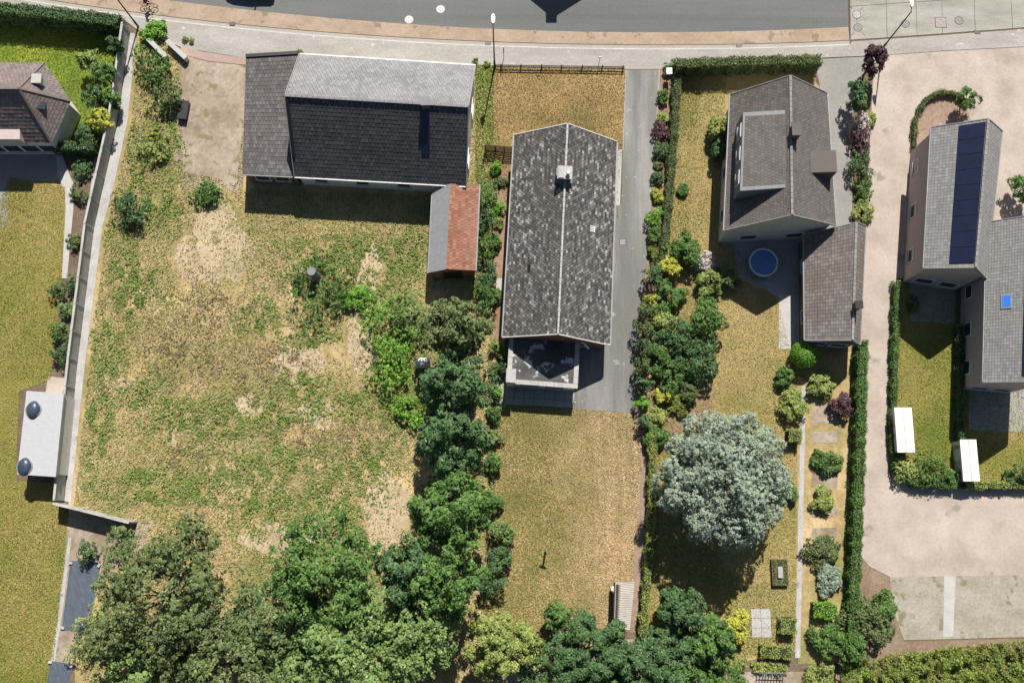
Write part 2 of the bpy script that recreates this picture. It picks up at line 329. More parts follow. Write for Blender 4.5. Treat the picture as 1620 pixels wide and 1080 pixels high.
def shrub(px, py, rpx, h, mat, label, group=None, n=1100, leaf=.13, squash=1.0, cat='shrub', name='shrub', nclump=26, clump=.36):
    c = P(px, py, h*.5); r = rpx*(CAM_H-h*.5)/1520*1.22
    t = thing(name, (c.x, c.y, 0), label, cat, group)
    C, N = crown_points((c.x, c.y, h*.52), (r, r*squash, h*.48), int(n/6), nclump, clump, -.6, .12); C, N = sprays(C, N, 7, leaf*.95); n = len(C)
    C[:, 2] = np.maximum(C[:, 2], .03)
    leaf_mesh('foliage', C, N, RNG.uniform(.6, 1.35, n)*leaf, mat, t)
    mb = MB()
    for k in range(5):
        a = k*1.257+random.random(); mb.tube([(c.x, c.y, 0), (c.x+math.cos(a)*r*.3, c.y+math.sin(a)*r*.3*squash, h*.35), (c.x+math.cos(a)*r*.6, c.y+math.sin(a)*r*.6*squash, h*.7)], [.03, .022, .008], 5)
    mesh_obj('stem', mb, 'bark', t); return t
def hedge(pts, width, h, mat, label, cat='hedge', group=None, leaf=.13, dens=260, uneven=.12, world=False):
    """clipped hedge along a polyline (pixels of its foot)"""
    q = [Vector(p) for p in pts] if world else PP(pts)
    t = thing('hedge', (q[0].x, q[0].y, 0), label, cat, group); Cs, Ns = [], []; core = MB()
    for a, b in zip(q[:-1], q[1:]):
        d = b-a; L = d.length; d.normalize(); nrm = Vector((-d.y, d.x, 0)); area = L*(width+2*h)+.1; n = int(area*dens)
        f = RNG.uniform(0, 1, n); u = RNG.uniform(-.02, 1.02, n)*L; side = np.where(f < width/(width+2*h), 0, np.where(f < (width+h)/(width+2*h), 1, -1))
        wv = np.where(side == 0, RNG.uniform(-.5, .5, n)*width, side*width*.5); zv = np.where(side == 0, h, RNG.uniform(.03, 1, n)*h)
        wob = uneven*(np.sin(u*2.3+a.x)+np.sin(u*5.1+1.7)+RNG.normal(size=n)*.8)*.5
        wv = wv+np.where(side != 0, side*wob, RNG.normal(size=n)*.03); zv = np.clip(zv+np.where(side == 0, wob, 0)+RNG.normal(size=n)*.03, .02, None)
        C = np.array(a)[None]+np.array(d)[None]*u[:, None]+np.array(nrm)[None]*wv[:, None]; C[:, 2] = zv
        bn = np.where(side[:, None] == 0, np.array([[0, 0, 1.]]), np.array(nrm)[None]*side[:, None])
        Cs.append(C); Ns.append(unit(bn*.7+RNG.normal(size=(n, 3))*.6+np.array([0, 0, .3])))
        core.bar(a+Vector((0, 0, h*.46)), b+Vector((0, 0, h*.46)), width*.8, h*.88)
    C, N = np.concatenate(Cs), np.concatenate(Ns)
    leaf_mesh('foliage', C, N, RNG.uniform(.6, 1.35, len(C))*leaf, mat, t); mesh_obj('twigs', core, 'twig', t); return t
def inside(poly, x, y):
    r = np.zeros(len(x), bool); k = len(poly)
    for i in range(k):
        x1, y1 = poly[i][0], poly[i][1]; x2, y2 = poly[(i+1) % k][0], poly[(i+1) % k][1]
        c = ((y1 > y) != (y2 > y)) & (x < (x2-x1)*(y-y1)/(y2-y1+1e-12)+x1); r ^= c
    return r
def fnoise(x, y, s, seed):
    rs = np.random.default_rng(seed); v = np.zeros(len(x))
    for k in range(7):
        a = rs.uniform(0, 6.28); f = s*rs.uniform(.6, 2.6); v += np.sin((x*np.cos(a)+y*np.sin(a))*f+rs.uniform(0, 6.28))/(1+k*.12)
    return v/3.2
def grass(name, pts, dens, mat, label, size=.11, tilt=.55, z=.0, patch=None, holes=(), thin=()):
    q = PP(pts); xs = [p.x for p in q]; ys = [p.y for p in q]
    A = (max(xs)-min(xs))*(max(ys)-min(ys)); n = int(A*dens)
    x = RNG.uniform(min(xs), max(xs), n); y = RNG.uniform(min(ys), max(ys), n); k = inside(q, x, y)
    for hpts in holes: k &= ~inside(PP(hpts), x, y)
    for hpts in thin: k &= ~(inside(PP(hpts), x, y) & (RNG.uniform(0, 1, n) < .72))
    if patch: k &= fnoise(x, y, patch[0], patch[2])+RNG.normal(size=n)*.25 > patch[1]
    x, y = x[k], y[k]; n = len(x); sz = RNG.uniform(.5, 1.5, n)*size
    C = np.stack([x, y, z+sz*.30], 1); N = unit(RNG.normal(size=(n, 3))*tilt+np.array([0, 0, .6]))
    o = leaf_mesh(name, C, N, sz, mat, None, .35); return tag(o, label, 'grass', None, 'stuff')

# ================================================================== THE SETTING
mb = MB(); mb.prism([(-600, -600), (600, -600), (600, 600), (-600, 600)], -.5, 0); tag(mesh_obj('ground', mb, 'soil'), 'bare brown earth under the plots', None, None, 'structure')
# street: a gentle bend, higher number of stations -> smooth kerb lines
def curve(pts, n=40):
    xs = np.array([p[0] for p in pts], float); ys = np.array([p[1] for p in pts], float)
    c = np.polyfit(xs, ys, 4 if len(pts) > 5 else 2); t = np.linspace(xs[0], xs[-1], n); return list(zip(t, np.polyval(c, t)))
L_asph = curve([(-250, -80), (0, -37), (277, 1), (420, 19), (540, 31), (707, 42), (900, 50), (1080, 51), (1342, 43)])
L_cyc = curve([(-250, -65), (0, -14), (173, 16), (363, 36), (540, 53), (707, 63), (900, 70), (1080, 71), (1344, 64)])
L_lin1 = [(x, y+5.6) for x, y in L_cyc]; L_lin2 = [(x, y+7.5) for x, y in L_cyc]
L_cyc = [(x, y) for x, y in L_cyc]
far = [(1342, -330), (900, -300), (277, -330), (-250, -420)]
sheet('road', L_asph+[(1341, 0)]+far, .012, 'asphalt', 'smooth grey asphalt carriageway')
sheet('cycle_path', L_asph+L_cyc[::-1], .03, 'cycle', 'sandy pink paved cycle path along the asphalt', .02)
sheet('gutter', L_cyc+L_lin1[::-1], .026, 'gutter', 'pale gutter strip beside the cycle path', .01)
sheet('kerb', L_lin1+L_lin2[::-1], .06, 'whiteline', 'narrow white kerb line along the pavement', .05)
R_low = [(1343, 64), (1400, 60.5), (1490, 54), (1620, 44.5), (1800, 28)]
walk_low = [(1800, 70), (1620, 74), (1500, 80), (1385, 88), (1290, 92), (1080, 97), (1043, 108), (990, 109), (880, 108), (782, 104), (640, 97), (480, 89), (390, 92), (290, 76), (215, 46), (190, 26), (0, 12), (-250, -10)]
sheet('pavement', L_lin2+[(1348, 66), (1400, 62.5), (1490, 56), (1620, 46.5), (1800, 30)]+walk_low, .055, 'sidewalk', 'pale concrete pavement in front of the plots', .04)
# thin dark joint between cycle path and gutter
sheet('drain_joint', [(x, y-.45) for x, y in L_cyc]+[(x, y+.45) for x, y in L_cyc[::-1]], .036, 'bark', 'thin dark joint at the edge of the cycle path')
# old concrete carriageway: single slabs
base = sheet('concrete_road', [(1342, -330), (1342.5, 20), (1344, 64)]+[(x, y) for x, y in R_low[1:]]+[(1800, -330)], .010, 'bark', 'old concrete carriageway of large slabs')
xs_j = [(1345, 1345.5), (1402, 1403.5), (1449, 1451), (1490, 1491), (1541, 1543), (1599, 1602), (1660, 1664), (1725, 1730)]
def rl(x): return np.interp(x, [p[0] for p in R_low], [p[1] for p in R_low])
def mid(x): return 10.5-(x-1345)*.067
for (t0, b0), (t1, b1) in zip(xs_j[:-1], xs_j[1:]):
    g = .35
    for rows in (((t0+g, mid(t0)+.4), (t1-g, mid(t1)+.4), (b1-g, rl(b1)-.8), (b0+g, rl(b0)-.8)), ((t0-3+g, -70), (t1-3-g, -70), (t1-g, mid(t1)-.4), (t0+g, mid(t0)-.4))):
        mb = MB(); q = PP(rows, .02); mb.prism([(p.x, p.y) for p in q], .008, .022+random.uniform(-.002, .003)); mesh_obj('slab', mb, 'concrete_road', base)
# plots
front = [(781, 104), (990, 108), (987, 180), (984, 238), (978, 300), (978, 345), (800, 345), (790, 262), (781, 230)]
sheet('front_lawn', front, .016, 'dry_base', 'dry straw-coloured front lawn')
drive = [(990.5, 108), (1043, 107.5), (1039, 180), (1034.5, 240), (1030, 330), (1024, 400), (1016, 480), (1008, 545), (1006, 600), (1007, 655), (960, 650), (909, 646), (900, 560), (950, 545), (960, 440), (968, 330), (976, 325), (983, 325), (985, 238)]
sheet('driveway', drive, .024, 'driveway', 'long grey concrete driveway beside the tiled house')
edge = [(989.6, 108), (991.0, 108), (986.0, 238), (984.8, 238)]
sheet('edging_strip', edge, .034, 'gutter', 'pale edging between front lawn and driveway', .02)
sheet('edging_strip', [(990, 107), (1047, 106.5), (1047, 109.5), (990, 110)], .060, 'gutter', 'pale threshold strip across the driveway mouth', .02)
sheet('edging_strip', [(1043.0, 109), (1044.6, 109), (1040.2, 180), (1035.4, 240), (1032, 300), (1030.8, 300), (1034.2, 240), (1038.9, 180)], .036, 'gutter', 'pale kerb along planted border of the driveway', .02)
sheet('border_soil', [(1044, 107), (1068, 100), (1064, 200), (1052, 330), (1042, 420), (1030, 560), (1020, 700), (1004, 700), (1006, 560), (1020, 400), (1032, 240)], .018, 'bark_soil', 'bark-strewn planting border beside the driveway')
sheet('border_soil', [(770, 255), (812, 262), (800, 420), (798, 560), (775, 560), (772, 400)], .019, 'bark_soil', 'bark-strewn bed along the side of the tiled house')
rear = [(772, 560), (800, 600), (800, 640), (908, 646), (1007, 655), (1016, 690), (1012, 780), (1006, 870), (1000, 940), (985, 1010), (930, 1040), (760, 1040), (768, 900), (772, 700)]
sheet('rear_lawn', rear, .014, 'rear_base', 'parched rear lawn of straw and olive grass')
sheet('soil_strip', [(1014, 690), (1024, 690), (1022, 800), (1016, 900), (1006, 1000), (994, 1000), (1001, 900), (1008, 800)], .021, 'strip_soil', 'bare reddish soil strip along rear lawn')
# side path and terrace of the tiled house
sheet('side_path', [(785, 441), (796, 440), (796, 450), (801, 450), (799, 520), (797, 590), (801, 600), (801, 645), (783, 645), (783, 595), (794, 560), (795, 460), (785, 456)], .030, 'pale_concrete', 'narrow pale concrete path beside the tiled house', .02)
sheet('doorstep_path', [(977, 236), (984, 237), (981, 325), (973, 325)], .05, 'pale_concrete', 'pale concrete strip between house and driveway', .03)
ter = tag(mesh_obj('terrace', MB().prism([tuple(p.xy) for p in PP([(797, 600), (912, 606), (908, 646), (796, 641)])], .0, .026), 'soil'), 'grey slab terrace behind the flat-roofed extension', None, None, 'structure')
A0, A1, A2, A3 = PP([(798, 604), (911, 609), (907.5, 645), (797, 640)])
for i in range(7):
    for j in range(3):
        f = lambda u, v: (A0*(1-u)+A1*u)*(1-v)+(A3*(1-u)+A2*u)*v
        q = [f((i+.02)/7, (j+.02)/3), f((i+.98)/7, (j+.02)/3), f((i+.98)/7, (j+.98)/3), f((i+.02)/7, (j+.98)/3)]
        mesh_obj('slab', MB().prism([(p.x, p.y) for p in q], .02, .045+random.uniform(-.003, .004)), 'slab', ter)
# left neighbour: yard, weedy field, green strip
sheet('yard', [(290, 76), (392, 92), (386, 285), (372, 305), (350, 292), (335, 318), (310, 296), (290, 310), (284, 270), (272, 240), (282, 200), (270, 160)], .020, 'yard', 'sandy gravel yard beside the slate-roofed house')
sheet('pavement_apron', [(286, 74), (330, 84), (392, 92), (390, 103), (330, 97), (288, 86)], .060, 'pinkpave', 'strip of pinkish pavers at the yard entrance', .04)
field = [(216, 50), (290, 78), (400, 95), (790, 104), (782, 1100), (120, 1110), (108, 800), (150, 420), (190, 180)]
sheet('field', field, .010, 'field_base', 'overgrown weedy field behind the slate-roofed house')
def blob(px, py, rx, ry, seed):
    return [(px+rx*math.cos(a)*(1+.22*math.sin(2*a+seed)+.13*math.sin(5*a+seed*2)), py+ry*math.sin(a)*(1+.2*math.sin(3*a+seed)+.1*math.sin(7*a+seed))) for a in [k*2*math.pi/48 for k in range(48)]]
BARE = [(572, 540, 22, 62), (612, 810, 32, 66), (470, 575, 46, 30), (500, 655, 34, 22), (350, 385, 42, 72), (445, 850, 60, 24), (585, 425, 20, 40), (300, 410, 24, 40), (400, 640, 26, 16), (200, 610, 16, 14), (270, 690, 14, 14)]
for k, bb in enumerate(BARE): sheet('bare_patch', blob(*bb, k*1.7), .0125+.0004*k, 'sandy_patch', 'bare sandy patch worn into the overgrown field')
sheet('side_lawn', [(752, 104), (781, 104), (781, 300), (752, 300)], .017, 'green_base', 'strip of green grass between two houses')
# far-left plot
sheet('lawn', [(-120, 25), (0, 30), (120, 34), (200, 42), (190, 140), (165, 240), (90, 240), (-120, 240)], .016, 'green_base', 'green front lawn behind the tall clipped hedge')
sheet('terrace_paving', [(-120, 220), (92, 225), (96, 245), (112, 290), (104, 300), (90, 285), (15, 285), (10, 360), (-120, 360)], .026, 'paving_grey', 'grey paved terrace behind the mauve-roofed house', .01)
sheet('lawn', [(15, 280), (80, 278), (104, 296), (106, 330), (98, 440), (80, 600), (30, 620), (25, 760), (95, 765), (110, 830), (80, 1100), (-200, 1100), (-200, 355), (8, 355)], .022, 'mixed_base', 'yellowing lawn along the long concrete wall')
sheet('garden_path', [(88, 243), (98, 243), (104, 262), (116, 290), (116, 330), (106, 440), (98, 440), (104, 330), (102, 300), (92, 280)], .035, 'pale_concrete', 'pale curving garden path round the yellowing lawn', .02)
sheet('garden_bed', [(100, 240), (160, 240), (140, 420), (120, 600), (92, 620), (80, 590), (97, 440), (107, 330)], .017, 'soil', 'planted bed beside the long concrete wall')
sheet('wall_path', [(152, 235), (172, 235), (136, 420), (114, 590), (95, 790), (82, 790), (103, 590), (126, 420)], .030, 'concrete', 'grey paved path along the long concrete wall', .01)
sheet('paved_patch', [(76, 595), (104, 598), (98, 625), (72, 620)], .034, 'paving_pale', 'small beige paved patch at the white flat roof', .01)
sheet('gravel_patch', [(108, 815), (240, 822), (232, 860), (160, 920), (100, 1100), (72, 1100), (100, 900)], .026, 'yard', 'beige gravel strip behind the short concrete wall')
sheet('edging_strip', [(108, 850), (113, 850), (100, 960), (78, 1100), (72, 1100), (94, 960)], .040, 'concrete', 'thin concrete edging beside the gravel strip', .03)
# right neighbour
sheet('lawn', [(1066, 100), (1290, 96), (1290, 130), (1310, 150), (1300, 370), (1262, 470), (1262, 1030), (1100, 1060), (1010, 1010), (1020, 700), (1040, 420), (1062, 250)], .011, 'ochre_base', 'ochre sunburnt lawn round the taupe-roofed house')
sheet('side_drive', [(1288, 94), (1385, 89), (1350, 150), (1348, 365), (1300, 372), (1300, 150)], .029, 'paving_grey', 'grey concrete side drive beside the taupe-roofed house')
sheet('rear_terrace', [(1150, 355), (1300, 350), (1272, 480), (1250, 480), (1170, 440)], .027, 'slab', 'dark paved terrace behind the taupe-roofed house')
sheet('rear_terrace', [(1232, 465), (1264, 468), (1266, 552), (1232, 552)], .040, 'pale_concrete', 'pale paved terrace beside the tiled annex', .02)
sheet('garden_bed', [(1262, 540), (1350, 540), (1348, 1050), (1262, 1050)], .021, 'field_base', 'vegetable garden strip beside the tall green hedge')
sheet('garden_path', [(1268, 610), (1275, 610), (1266, 1040), (1258, 1040)], .033, 'concrete', 'narrow concrete path through the vegetable garden', .01)
for k, (a, b) in enumerate([(640, 668), (682, 700), (748, 770), (722, 733), (800, 818), (835, 850)]):
    sheet('vegetable_row', [(1285, a), (1325, a-1), (1324, b), (1283, b)], .030+k*.0005, 'yard', 'bare bed of the vegetable garden, number %s along the path from the annex' % ['one', 'two', 'four', 'three', 'five', 'six'][k], .02)
sheet('bed_soil', [(1040, 560), (1125, 590), (1128, 660), (1060, 690), (1024, 690), (1030, 600)], .022, 'bark_soil', 'planting bed on the edge of the ochre lawn')
# far-right plot
sheet('forecourt', [(1383, 84), (1500, 77), (1620, 71), (1900, 56), (1900, 440), (1580, 445), (1575, 440), (1420, 440), (1414, 520), (1408, 700), (1412, 745), (1440, 768), (1520, 772), (1900, 765), (1900, 905), (1408, 912), (1375, 895), (1350, 865), (1352, 700), (1362, 440), (1375, 250)], .018, 'paving_pale', 'broad pale beige paved forecourt and drive')
sheet('lawn', [(1414, 450), (1512, 450), (1512, 770), (1440, 770), (1414, 745), (1410, 700)], .023, 'mixed_base', 'small back lawn enclosed by low hedge beside the drive')
sheet('lawn', [(1516, 600), (1800, 600), (1800, 768), (1524, 772), (1516, 750)], .024, 'mixed_base', 'back lawn beyond the dividing hedge')
sheet('rear_terrace', [(1440, 446), (1512, 446), (1508, 512), (1440, 508)], .036, 'slab', 'paved terrace behind the grey house with solar strip', .01)
sheet('rear_terrace', [(1534, 600), (1800, 606), (1800, 690), (1532, 680)], .037, 'slab', 'paved terrace behind the grey house with blue skylight', .01)
sheet('planting_bed', [(1444, 230), (1446, 190), (1462, 160), (1485, 148), (1512, 152), (1530, 172), (1540, 200), (1500, 240)], .028, 'strip_soil', 'reddish soil bed at the gable of the grey house')
sheet('hardstanding', [(1408, 912), (1900, 905), (1900, 1000), (1430, 1012), (1412, 960)], .022, 'grasspaver', 'grass-grown grey paved hardstanding beside the drive')
sheet('gravel_path', [(1494, 911), (1512, 911), (1508, 1006), (1492, 1007)], .028, 'pale_concrete', 'pale path across the hardstanding')
sheet('bare_bed', [(1350, 868), (1375, 896), (1408, 913), (1412, 960), (1430, 1014), (1900, 1002), (1900, 1030), (1340, 1060), (1342, 900)], .013, 'redsoil', 'reddish bare earth beside the hardstanding')
sheet('lower_strip', [(1000, 1010), (1100, 1062), (1340, 1062), (1330, 1140), (760, 1140), (760, 1030)], .009, 'yard', 'sandy ground under the rear trees')
# grass
grass('grass', front, 260, 'front_tuft', 'short parched grass of the front lawn', .115, .4, .014, None, [[(813, 213), (976, 224), (976, 345), (800, 345)]])
grass('grass', rear, 300, 'dry_tuft', 'short parched grass of the rear lawn', .115, .36, .012)
grass('weeds', [(222, 56), (290, 80), (400, 96), (788, 106), (780, 1100), (118, 1110), (165, 985), (222, 838), (117, 802), (141, 580), (170, 360), (208, 190)], 125, 'field_tuft', 'tall weeds and dry grass of the overgrown field', .18, .33, .01, (.9, -.75, 8), [[(385, 90), (752, 100), (735, 310), (385, 300)], [(285, 76), (395, 92), (375, 290), (290, 270)]], [blob(bb[0], bb[1], bb[2]*1.15, bb[3]*1.15, 1.0+i) for i, bb in enumerate(BARE)])
def weed_patches(blobs, dens, mat, label, size, zmax=.25):
    Cs = []
    for px, py, rx, ry in blobs:
        c = P(px, py); ax, ay = rx/18.5, ry/18.5; n = int(3.1416*ax*ay*dens); a = RNG.uniform(0, 6.283, n); r = RNG.beta(1.3, 1.6, n)**.5
        wob = 1+.3*np.sin(a*2+px)+.22*np.sin(a*3+py)+.15*np.sin(a*7+px*py); x = c.x+np.cos(a)*r*ax*wob*1.25; y = c.y+np.sin(a)*r*ay*wob*1.25
        k = fnoise(x, y, 2.2, 4)+RNG.normal(size=n)*.4 > -.25; x, y = x[k], y[k]; Cs.append(np.stack([x, y, RNG.uniform(.03, zmax, len(x))*(1-.6*r[k])], 1))
    C = np.concatenate(Cs); n = len(C)
    return tag(leaf_mesh('weeds', C, unit(RNG.normal(size=(n, 3))*.38+np.array([0, .15, .7])), RNG.uniform(.6, 1.5, n)*size, mat, None, .5), label, 'weeds', None, 'stuff')
GREENS = [(218, 270, 18, 60), (198, 420, 24, 70), (172, 560, 22, 60), (156, 680, 22, 60), (255, 210, 30, 60), (215, 460, 34, 40), (505, 440, 60, 60), (490, 530, 40, 24), (410, 500, 26, 40), (610, 470, 44, 40), (640, 560, 36, 50), (290, 655, 50, 34), (345, 680, 46, 34), (440, 655, 48, 34), (240, 770, 60, 34), (330, 770, 54, 28), (460, 730, 60, 30), (420, 800, 46, 34), (520, 790, 60, 30), (575, 740, 36, 40), (620, 660, 30, 40), (250, 330, 40, 40), (330, 310, 22, 20), (560, 390, 40, 24), (640, 400, 40, 30), (480, 610, 40, 26), (220, 620, 30, 30), (380, 740, 40, 26), (560, 640, 50, 26)]
weed_patches(GREENS, 150, 'weed_green', 'green weed patches in the overgrown field', .22)
weed_patches([(300, 560, 60, 50), (400, 590, 60, 40), (330, 480, 40, 40), (480, 690, 40, 26), (560, 700, 40, 40), (300, 720, 40, 26), (450, 570, 50, 30), (260, 540, 30, 40)], 60, 'weed_brown', 'brownish seeding weeds in the overgrown field', .18)
grass('grass', [(752, 104), (781, 104), (781, 470), (752, 470)], 160, 'green_tuft', 'green grass strip between the two houses', .15, .5, .014)
grass('grass', [(-20, 30), (200, 42), (165, 240), (90, 240), (-20, 240)], 190, 'green_tuft', 'green grass behind the tall clipped hedge', .115, .4, .014)
grass('grass', [(15, 280), (104, 296), (98, 440), (80, 600), (30, 620), (25, 760), (95, 765), (110, 830), (80, 1090), (-20, 1090), (-20, 370)], 190, 'mixed_tuft', 'yellowing grass along the long concrete wall', .115, .4, .02)
grass('grass', [(1068, 110), (1150, 110), (1140, 360), (1232, 480), (1262, 600), (1258, 1030), (1100, 1050), (1015, 1000), (1030, 560), (1062, 250)], 190, 'ochre_tuft', 'sunburnt grass round the taupe-roofed house', .115, .4, .01)
grass('grass', [(1030, 560), (1100, 600), (1060, 690), (1120, 860), (1180, 930), (1260, 900), (1256, 1030), (1100, 1050), (1015, 1000)], 120, 'green_tuft', 'greener grass in the shade of the silver tree', .12, .35, .014, (.35, -.1, 21))
grass('grass', [(1066, 110), (1110, 112), (1098, 250), (1085, 420), (1120, 470), (1060, 560), (1035, 520), (1060, 250)], 110, 'green_tuft', 'greener grass along the low olive hedge', .12, .35, .014, (.4, .1, 22))
grass('grass', [(15, 280), (104, 296), (98, 440), (80, 600), (-20, 600), (-20, 370)], 90, 'green_tuft', 'fresh green patches on the lawn near the curving path', .12, .35, .024, (.25, -.05, 23))
grass('grass', [(-20, 780), (105, 800), (104, 860), (80, 1090), (-20, 1090)], 130, 'green_tuft', 'fresh green patches on the lawn near the ground sheets', .12, .35, .024, (.22, -.05, 24))
grass('grass', [(1416, 520), (1510, 560), (1510, 768), (1440, 768), (1416, 745)], 90, 'green_tuft', 'fresh green patches on the small enclosed lawn', .12, .35, .024, (.5, .15, 25))
grass('grass', [(1416, 452), (1510, 452), (1510, 768), (1440, 768), (1416, 745)], 190, 'mixed_tuft', 'grass of the small enclosed back lawn', .115, .4, .022)
grass('grass', [(1518, 602), (1630, 602), (1630, 768), (1526, 770)], 190, 'mixed_tuft', 'grass of the back lawn beyond the dividing hedge', .115, .4, .022)

# ================================================================== BUILDINGS
def lerp(a, b, t): return a*(1-t)+b*t
def tile_slope(mb, r0, r1, e0, e1, nc, na, thick=.025, jit=.35, stagger=True, gap=0):
    nrm = (r1-r0).cross(e0-r0).normalized()
    if nrm.z < 0: nrm = -nrm
    def pt(u, v): return lerp(lerp(r0, r1, u), lerp(e0, e1, u), v)
    for i in range(nc):
        v0, v1 = i/nc, (i+1-gap)/nc if gap else min(1.0, (i+1)/nc+.012); k0 = -.5 if stagger and i % 2 else 0
        for j in range(na+1):
            u0, u1 = max(0, (j+k0)/na), min(1, (j+k0+1)/na)
            if u1-u0 < 1e-4: continue
            g = (gap*.5 or .04)/na; h = thick*(1+random.uniform(-jit, jit)); lo = .012
            a, b, c, d = pt(u0+g, v0)+nrm*lo, pt(u1-g, v0)+nrm*lo, pt(u1-g, v1)+nrm*(lo+h), pt(u0+g, v1)+nrm*(lo+h*random.uniform(.75, 1.25))
            e, f = pt(u1-g, v1), pt(u0+g, v1); n = len(mb.v); mb.v += [a, b, c, d, e, f, pt(u0+g, v0), pt(u1-g, v0)]
            mb.f += [(n, n+1, n+2, n+3), (n+3, n+2, n+4, n+5), (n, n+3, n+5, n+6), (n+1, n+7, n+4, n+2)]
def slab_between(mb, pts, t):
    """a plate of thickness t below a planar polygon"""
    n0 = (pts[1]-pts[0]).cross(pts[2]-pts[0]).normalized()
    if n0.z < 0: n0 = -n0
    n = len(mb.v); k = len(pts); mb.v += list(pts)+[p-n0*t for p in pts]
    mb.f.append(tuple(range(n, n+k))); mb.f.append(tuple(n+k+i for i in reversed(range(k))))
    for i in range(k): j = (i+1) % k; mb.f.append((n+j, n+i, n+k+i, n+k+j))
def slab_bilinear(mb, r0, r1, e0, e1, t, n=10):
    for k in range(n):
        a, b = k/n, (k+1)/n; q = [lerp(r0, r1, a), lerp(r0, r1, b), lerp(e0, e1, b), lerp(e0, e1, a)]; i = len(mb.v); dn = Vector((0, 0, -t))
        mb.v += q+[p+dn for p in q]; mb.f += [(i, i+1, i+2, i+3), (i+7, i+6, i+5, i+4), (i, i+4, i+5, i+1), (i+2, i+6, i+7, i+3)]
        if k == 0: mb.f.append((i, i+3, i+7, i+4))
        if k == n-1: mb.f.append((i+1, i+5, i+6, i+2))
def window(parent, c, along, out, wd, h, frame='white', pane='glass', name='window'):
    along, out = along.normalized(), out.normalized(); mb = MB(); up = Vector((0, 0, 1)); t = .06
    for s in (-1, 1):
        mb.bar(c+along*s*(wd/2-t/2)-up*h/2+out*.02, c+along*s*(wd/2-t/2)+up*h/2+out*.02, t, .07, out)
        mb.bar(c-along*(wd/2-t)+up*s*(h/2-t/2)+out*.021, c+along*(wd/2-t)+up*s*(h/2-t/2)+out*.021, .07, t, up)
    f = mesh_obj(name, mb, frame, parent)
    mesh_obj('pane', MB().bar(c-along*(wd/2-t)+out*.012, c+along*(wd/2-t)+out*.012, .02, h-2*t, up), pane, f)
    mesh_obj('sill', MB().bar(c-along*(wd/2+.05)-up*(h/2+.03)+out*.06, c+along*(wd/2+.05)-up*(h/2+.03)+out*.06, .14, .05, up), 'concrete', f); return f
def door(parent, c, along, out, wd=.95, h=2.1, mat='white'):
    along, out = along.normalized(), out.normalized()
    d = mesh_obj('door', MB().bar(c-along*wd/2+out*.03, c+along*wd/2+out*.03, .06, h), mat, parent)
    mesh_obj('handle', MB().bar(c+along*(wd/2-.15)+out*.08, c+along*(wd/2-.04)+out*.08, .03, .03), 'steel', d); return d
